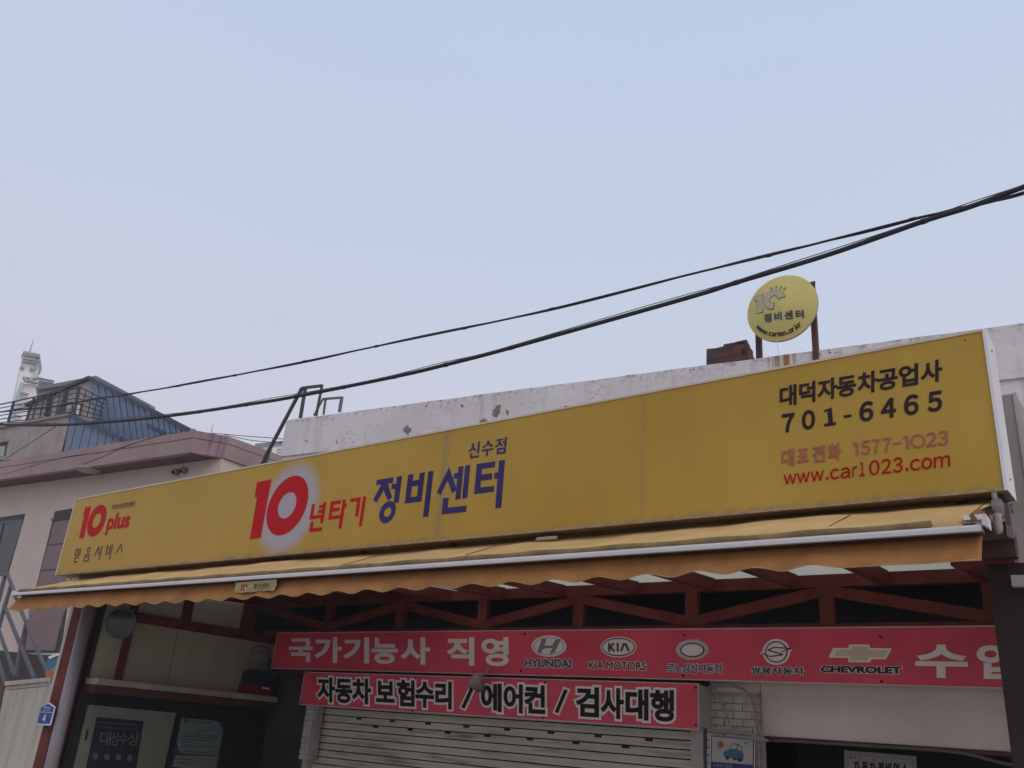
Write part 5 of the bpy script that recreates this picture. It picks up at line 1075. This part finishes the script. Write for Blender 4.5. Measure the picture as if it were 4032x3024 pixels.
poly('bin_rim', C1, YP(7.6), [(415,720),(490,690),(495,710),(425,742)], m_wht, tb, th=0.4, lift=0.02); glyphs('bin_stripe', C1, YP(7.6), [stroke(410,860,470,805,5), stroke(420,880,475,825,4)], m_wht, tb, lift=0.01)
o = poly('orange_cap', C1, YP(7.5), [(383,890),(386,850),(395,828),(408,850),(425,885),(425,900)], mat('orange_plastic', (0.42,0.13,0.05), 0.5), None, th=0.15); tag(o, 'small orange pointed cap beside the teal bin', 'cap')

# ================================================================== pier: cables, car day plate; notice board; right side box
PP = YP(9.44)
m_cab = mat('grey_white_cable', (0.30,0.27,0.25), 0.55, 0.15)
pc = thing('conduit_bundle', 'bundle of pale cables arching down the white brick pier', 'cable', at(Z7, 1850, 1300, PP))
for k in range(4):
    o_ = k*14
    pts = smooth_pts([at(Z7, x, y, PP) for x, y in ((1505,1060),(1560,1045-o_*0.2),(1680,1048-o_*0.2),(1790,1100-o_*0.25),(1838+o_*0.4,1200),(1850+o_*0.6,1290),(1872+o_*0.6,1390),(1895+o_*0.6,1440),(1905+o_*0.6,1550),(1900+o_*0.6,1700))], 5)
    MB().tube([p+Vector((0,-0.01*k,0)) for p in pts], 0.012, 6).build('conduit', m_cab, pc, True)
for marks in (((1545,1060),(1590,1160),(1630,1250),(1655,1330),(1668,1380)), ((1510,1382),(1640,1378),(1700,1395),(1800,1405),(1880,1430),(1945,1455)), ((1680,1405),(1740,1425),(1850,1440),(1950,1458))):
    MB().tube(smooth_pts([at(Z7, x, y, YP(9.42)) for x, y in marks], 5), 0.013, 6).build('conduit', m_cab, pc, True)
wl = smooth_pts([at(Z8, x, y, YP(9.53)) for x, y in ((150,1500),(300,1505),(700,1530),(1100,1555),(1300,1580),(1450,1620),(1575,1645))], 5)
o = MB().tube(wl, 0.016, 6).build('lintel_cable', mat('dusty_cable', (0.12,0.10,0.095), 0.6), None, True); tag(o, 'dusty cable running along the bottom of the beige lintel', 'cable')
PPn = YP(9.46)
pl_ = poly('weekday_plate', B3, PPn, [(440,335),(1712,470),(1700,1500),(420,1500)], mat('plate_navy_edge', (0.035,0.045,0.14), 0.5), None, th=0.015)
tag(pl_, 'small framed poster with a blue car and a navy caption strip on the brick pier', 'poster')
poly('picture_field', B3, PPn, [(472,365),(1662,470),(1652,1190),(462,1100)], mat('plate_cream', (0.40,0.385,0.355), 0.5), pl_, th=0.003, lift=0.003)
poly('picture_edge', B3, PPn, [(425,325),(442,330),(420,1500),(405,1500)], m_wht, pl_, th=0.012, lift=0.004); poly('picture_edge', B3, PPn, [(1700,470),(1720,472),(1705,1500),(1685,1500)], m_wht, pl_, th=0.012, lift=0.004)
m_cb2 = mat('car_blue_print', (0.045,0.13,0.22), 0.5); m_cb3 = mat('car_dark_print', (0.015,0.03,0.05), 0.5)
glyphs('car_print', B3, PPn, [[(815,830),(860,780),(950,770),(985,700),(1040,600),(1120,560),(1240,590),(1345,680),(1355,860),(1390,890),(1385,1000),(1340,1040),(1210,1050),(1070,1010),(960,980),(870,985),(815,940)]], m_cb2, pl_, lift=0.006)
glyphs('car_window', B3, PPn, [[(1010,690),(1060,610),(1130,590),(1190,610),(1195,720),(1010,735)], [(1225,620),(1320,695),(1325,790),(1225,740)]], mat('car_window_print', (0.42,0.41,0.38), 0.5), pl_, lift=0.008)
glyphs('car_tyre', B3, PPn, [ell(925,1000,48,48), ell(1130,1020,55,38), ell(1290,1045,78,56)], m_cb3, pl_, lift=0.0085)
glyphs('car_bumper', B3, PPn, [[(960,885),(1085,900),(1070,970),(965,955)]], mat('car_bumper_print', (0.12,0.10,0.12), 0.5), pl_, lift=0.009)
glyphs('round_stamp', B3, PPn, [ell(725,620,95,125)], mat('stamp_pink', (0.38,0.28,0.26), 0.5), pl_, lift=0.006); glyphs('round_stamp', B3, PPn, [[(650,560),(720,500),(800,560),(815,620),(770,690),(690,690),(640,610)]], mat('stamp_red', (0.30,0.07,0.065), 0.5), pl_, lift=0.008)
text('lettering', 'HK', B3, PPn, [(1415,590),(1500,598),(1505,528),(1420,520)], mat('stamp_pink2', (0.22,0.10,0.10), 0.5), pl_, bev=0.01, lift=0.006)
poly('caption_strip', B3, PPn, [(462,1115),(1652,1200),(1640,1500),(450,1500)], mat('caption_navy', (0.03,0.03,0.13), 0.5), pl_, th=0.003, lift=0.004)
text('lettering', '승용차 요일제', B3, PPn, [(505,1258),(1058,1290),(1062,1185),(512,1150)], mat('caption_ink', (0.24,0.26,0.36), 0.5), pl_, bev=0.03, lift=0.007)
# notice board inside the right opening
NBp = YP(10.3)
nb = poly('notice_board', B4, NBp, [(243,300),(1808,430),(1830,1500),(255,1500)], mat('board_grey', (0.34,0.32,0.34), 0.6, 0.08), None, th=0.03)
tag(nb, 'pale grey notice board with black Korean lettering in the dark opening at lower right', 'notice board')
glyphs('rule_line', B4, NBp, [stroke(320,380,1735,505,4), stroke(320,380,335,900,4), stroke(1735,505,1750,900,4)], m_ink, nb, lift=0.003)
chars('letter', B4, NBp, [('자',448,578),('동',632,765),('차',795,925),('정',980,1108),('비',1145,1272),('업',1315,1442),('소',1490,1640)], (448,535,1640,590), (448,800,1640,860), m_ink, nb, bev=0.045)
for x, y in ((402,458),(488,460),(600,470),(908,500)): glyphs('mark', B4, NBp, [ell(x, y, 20, 22, 0, 10)], mat('mark_grey', (0.10,0.09,0.10), 0.5), nb, lift=0.003)
# neighbour's box right of the sign
NX = at(A6, 555, 525, YP(7.1))
o = box('side_box', NX.x-0.30, NX.x, 7.1, 8.9, 2.55, NX.z, mat('greyish_beige_metal', (0.36,0.315,0.30), 0.6, 0.1)); tag(o, 'tall grey beige metal box just behind the right end of the yellow sign', 'cabinet')
box('front_flange', NX.x-0.022, NX.x+0.004, 7.09, 7.104, 2.55, NX.z+0.004, mat('flange_pale', (0.46,0.43,0.41), 0.5), o)
box('side_panel', NX.x, NX.x+0.005, 7.16, 8.8, 2.6, NX.z-0.05, mat('panel_greenish', (0.30,0.32,0.30), 0.5), o)
bb = [at(B5, x, y, YP(6.38)) for x, y in ((762,1208),(1000,1208),(1010,1355),(778,1355))]
o = MB().prism(bb, Vector((0,-1,0)), 0.3).build('bracket_block', mat('bracket_block_beige', (0.34,0.31,0.31), 0.7)); tag(o, 'beige block bracket at the right edge beside the dark post', 'bracket')
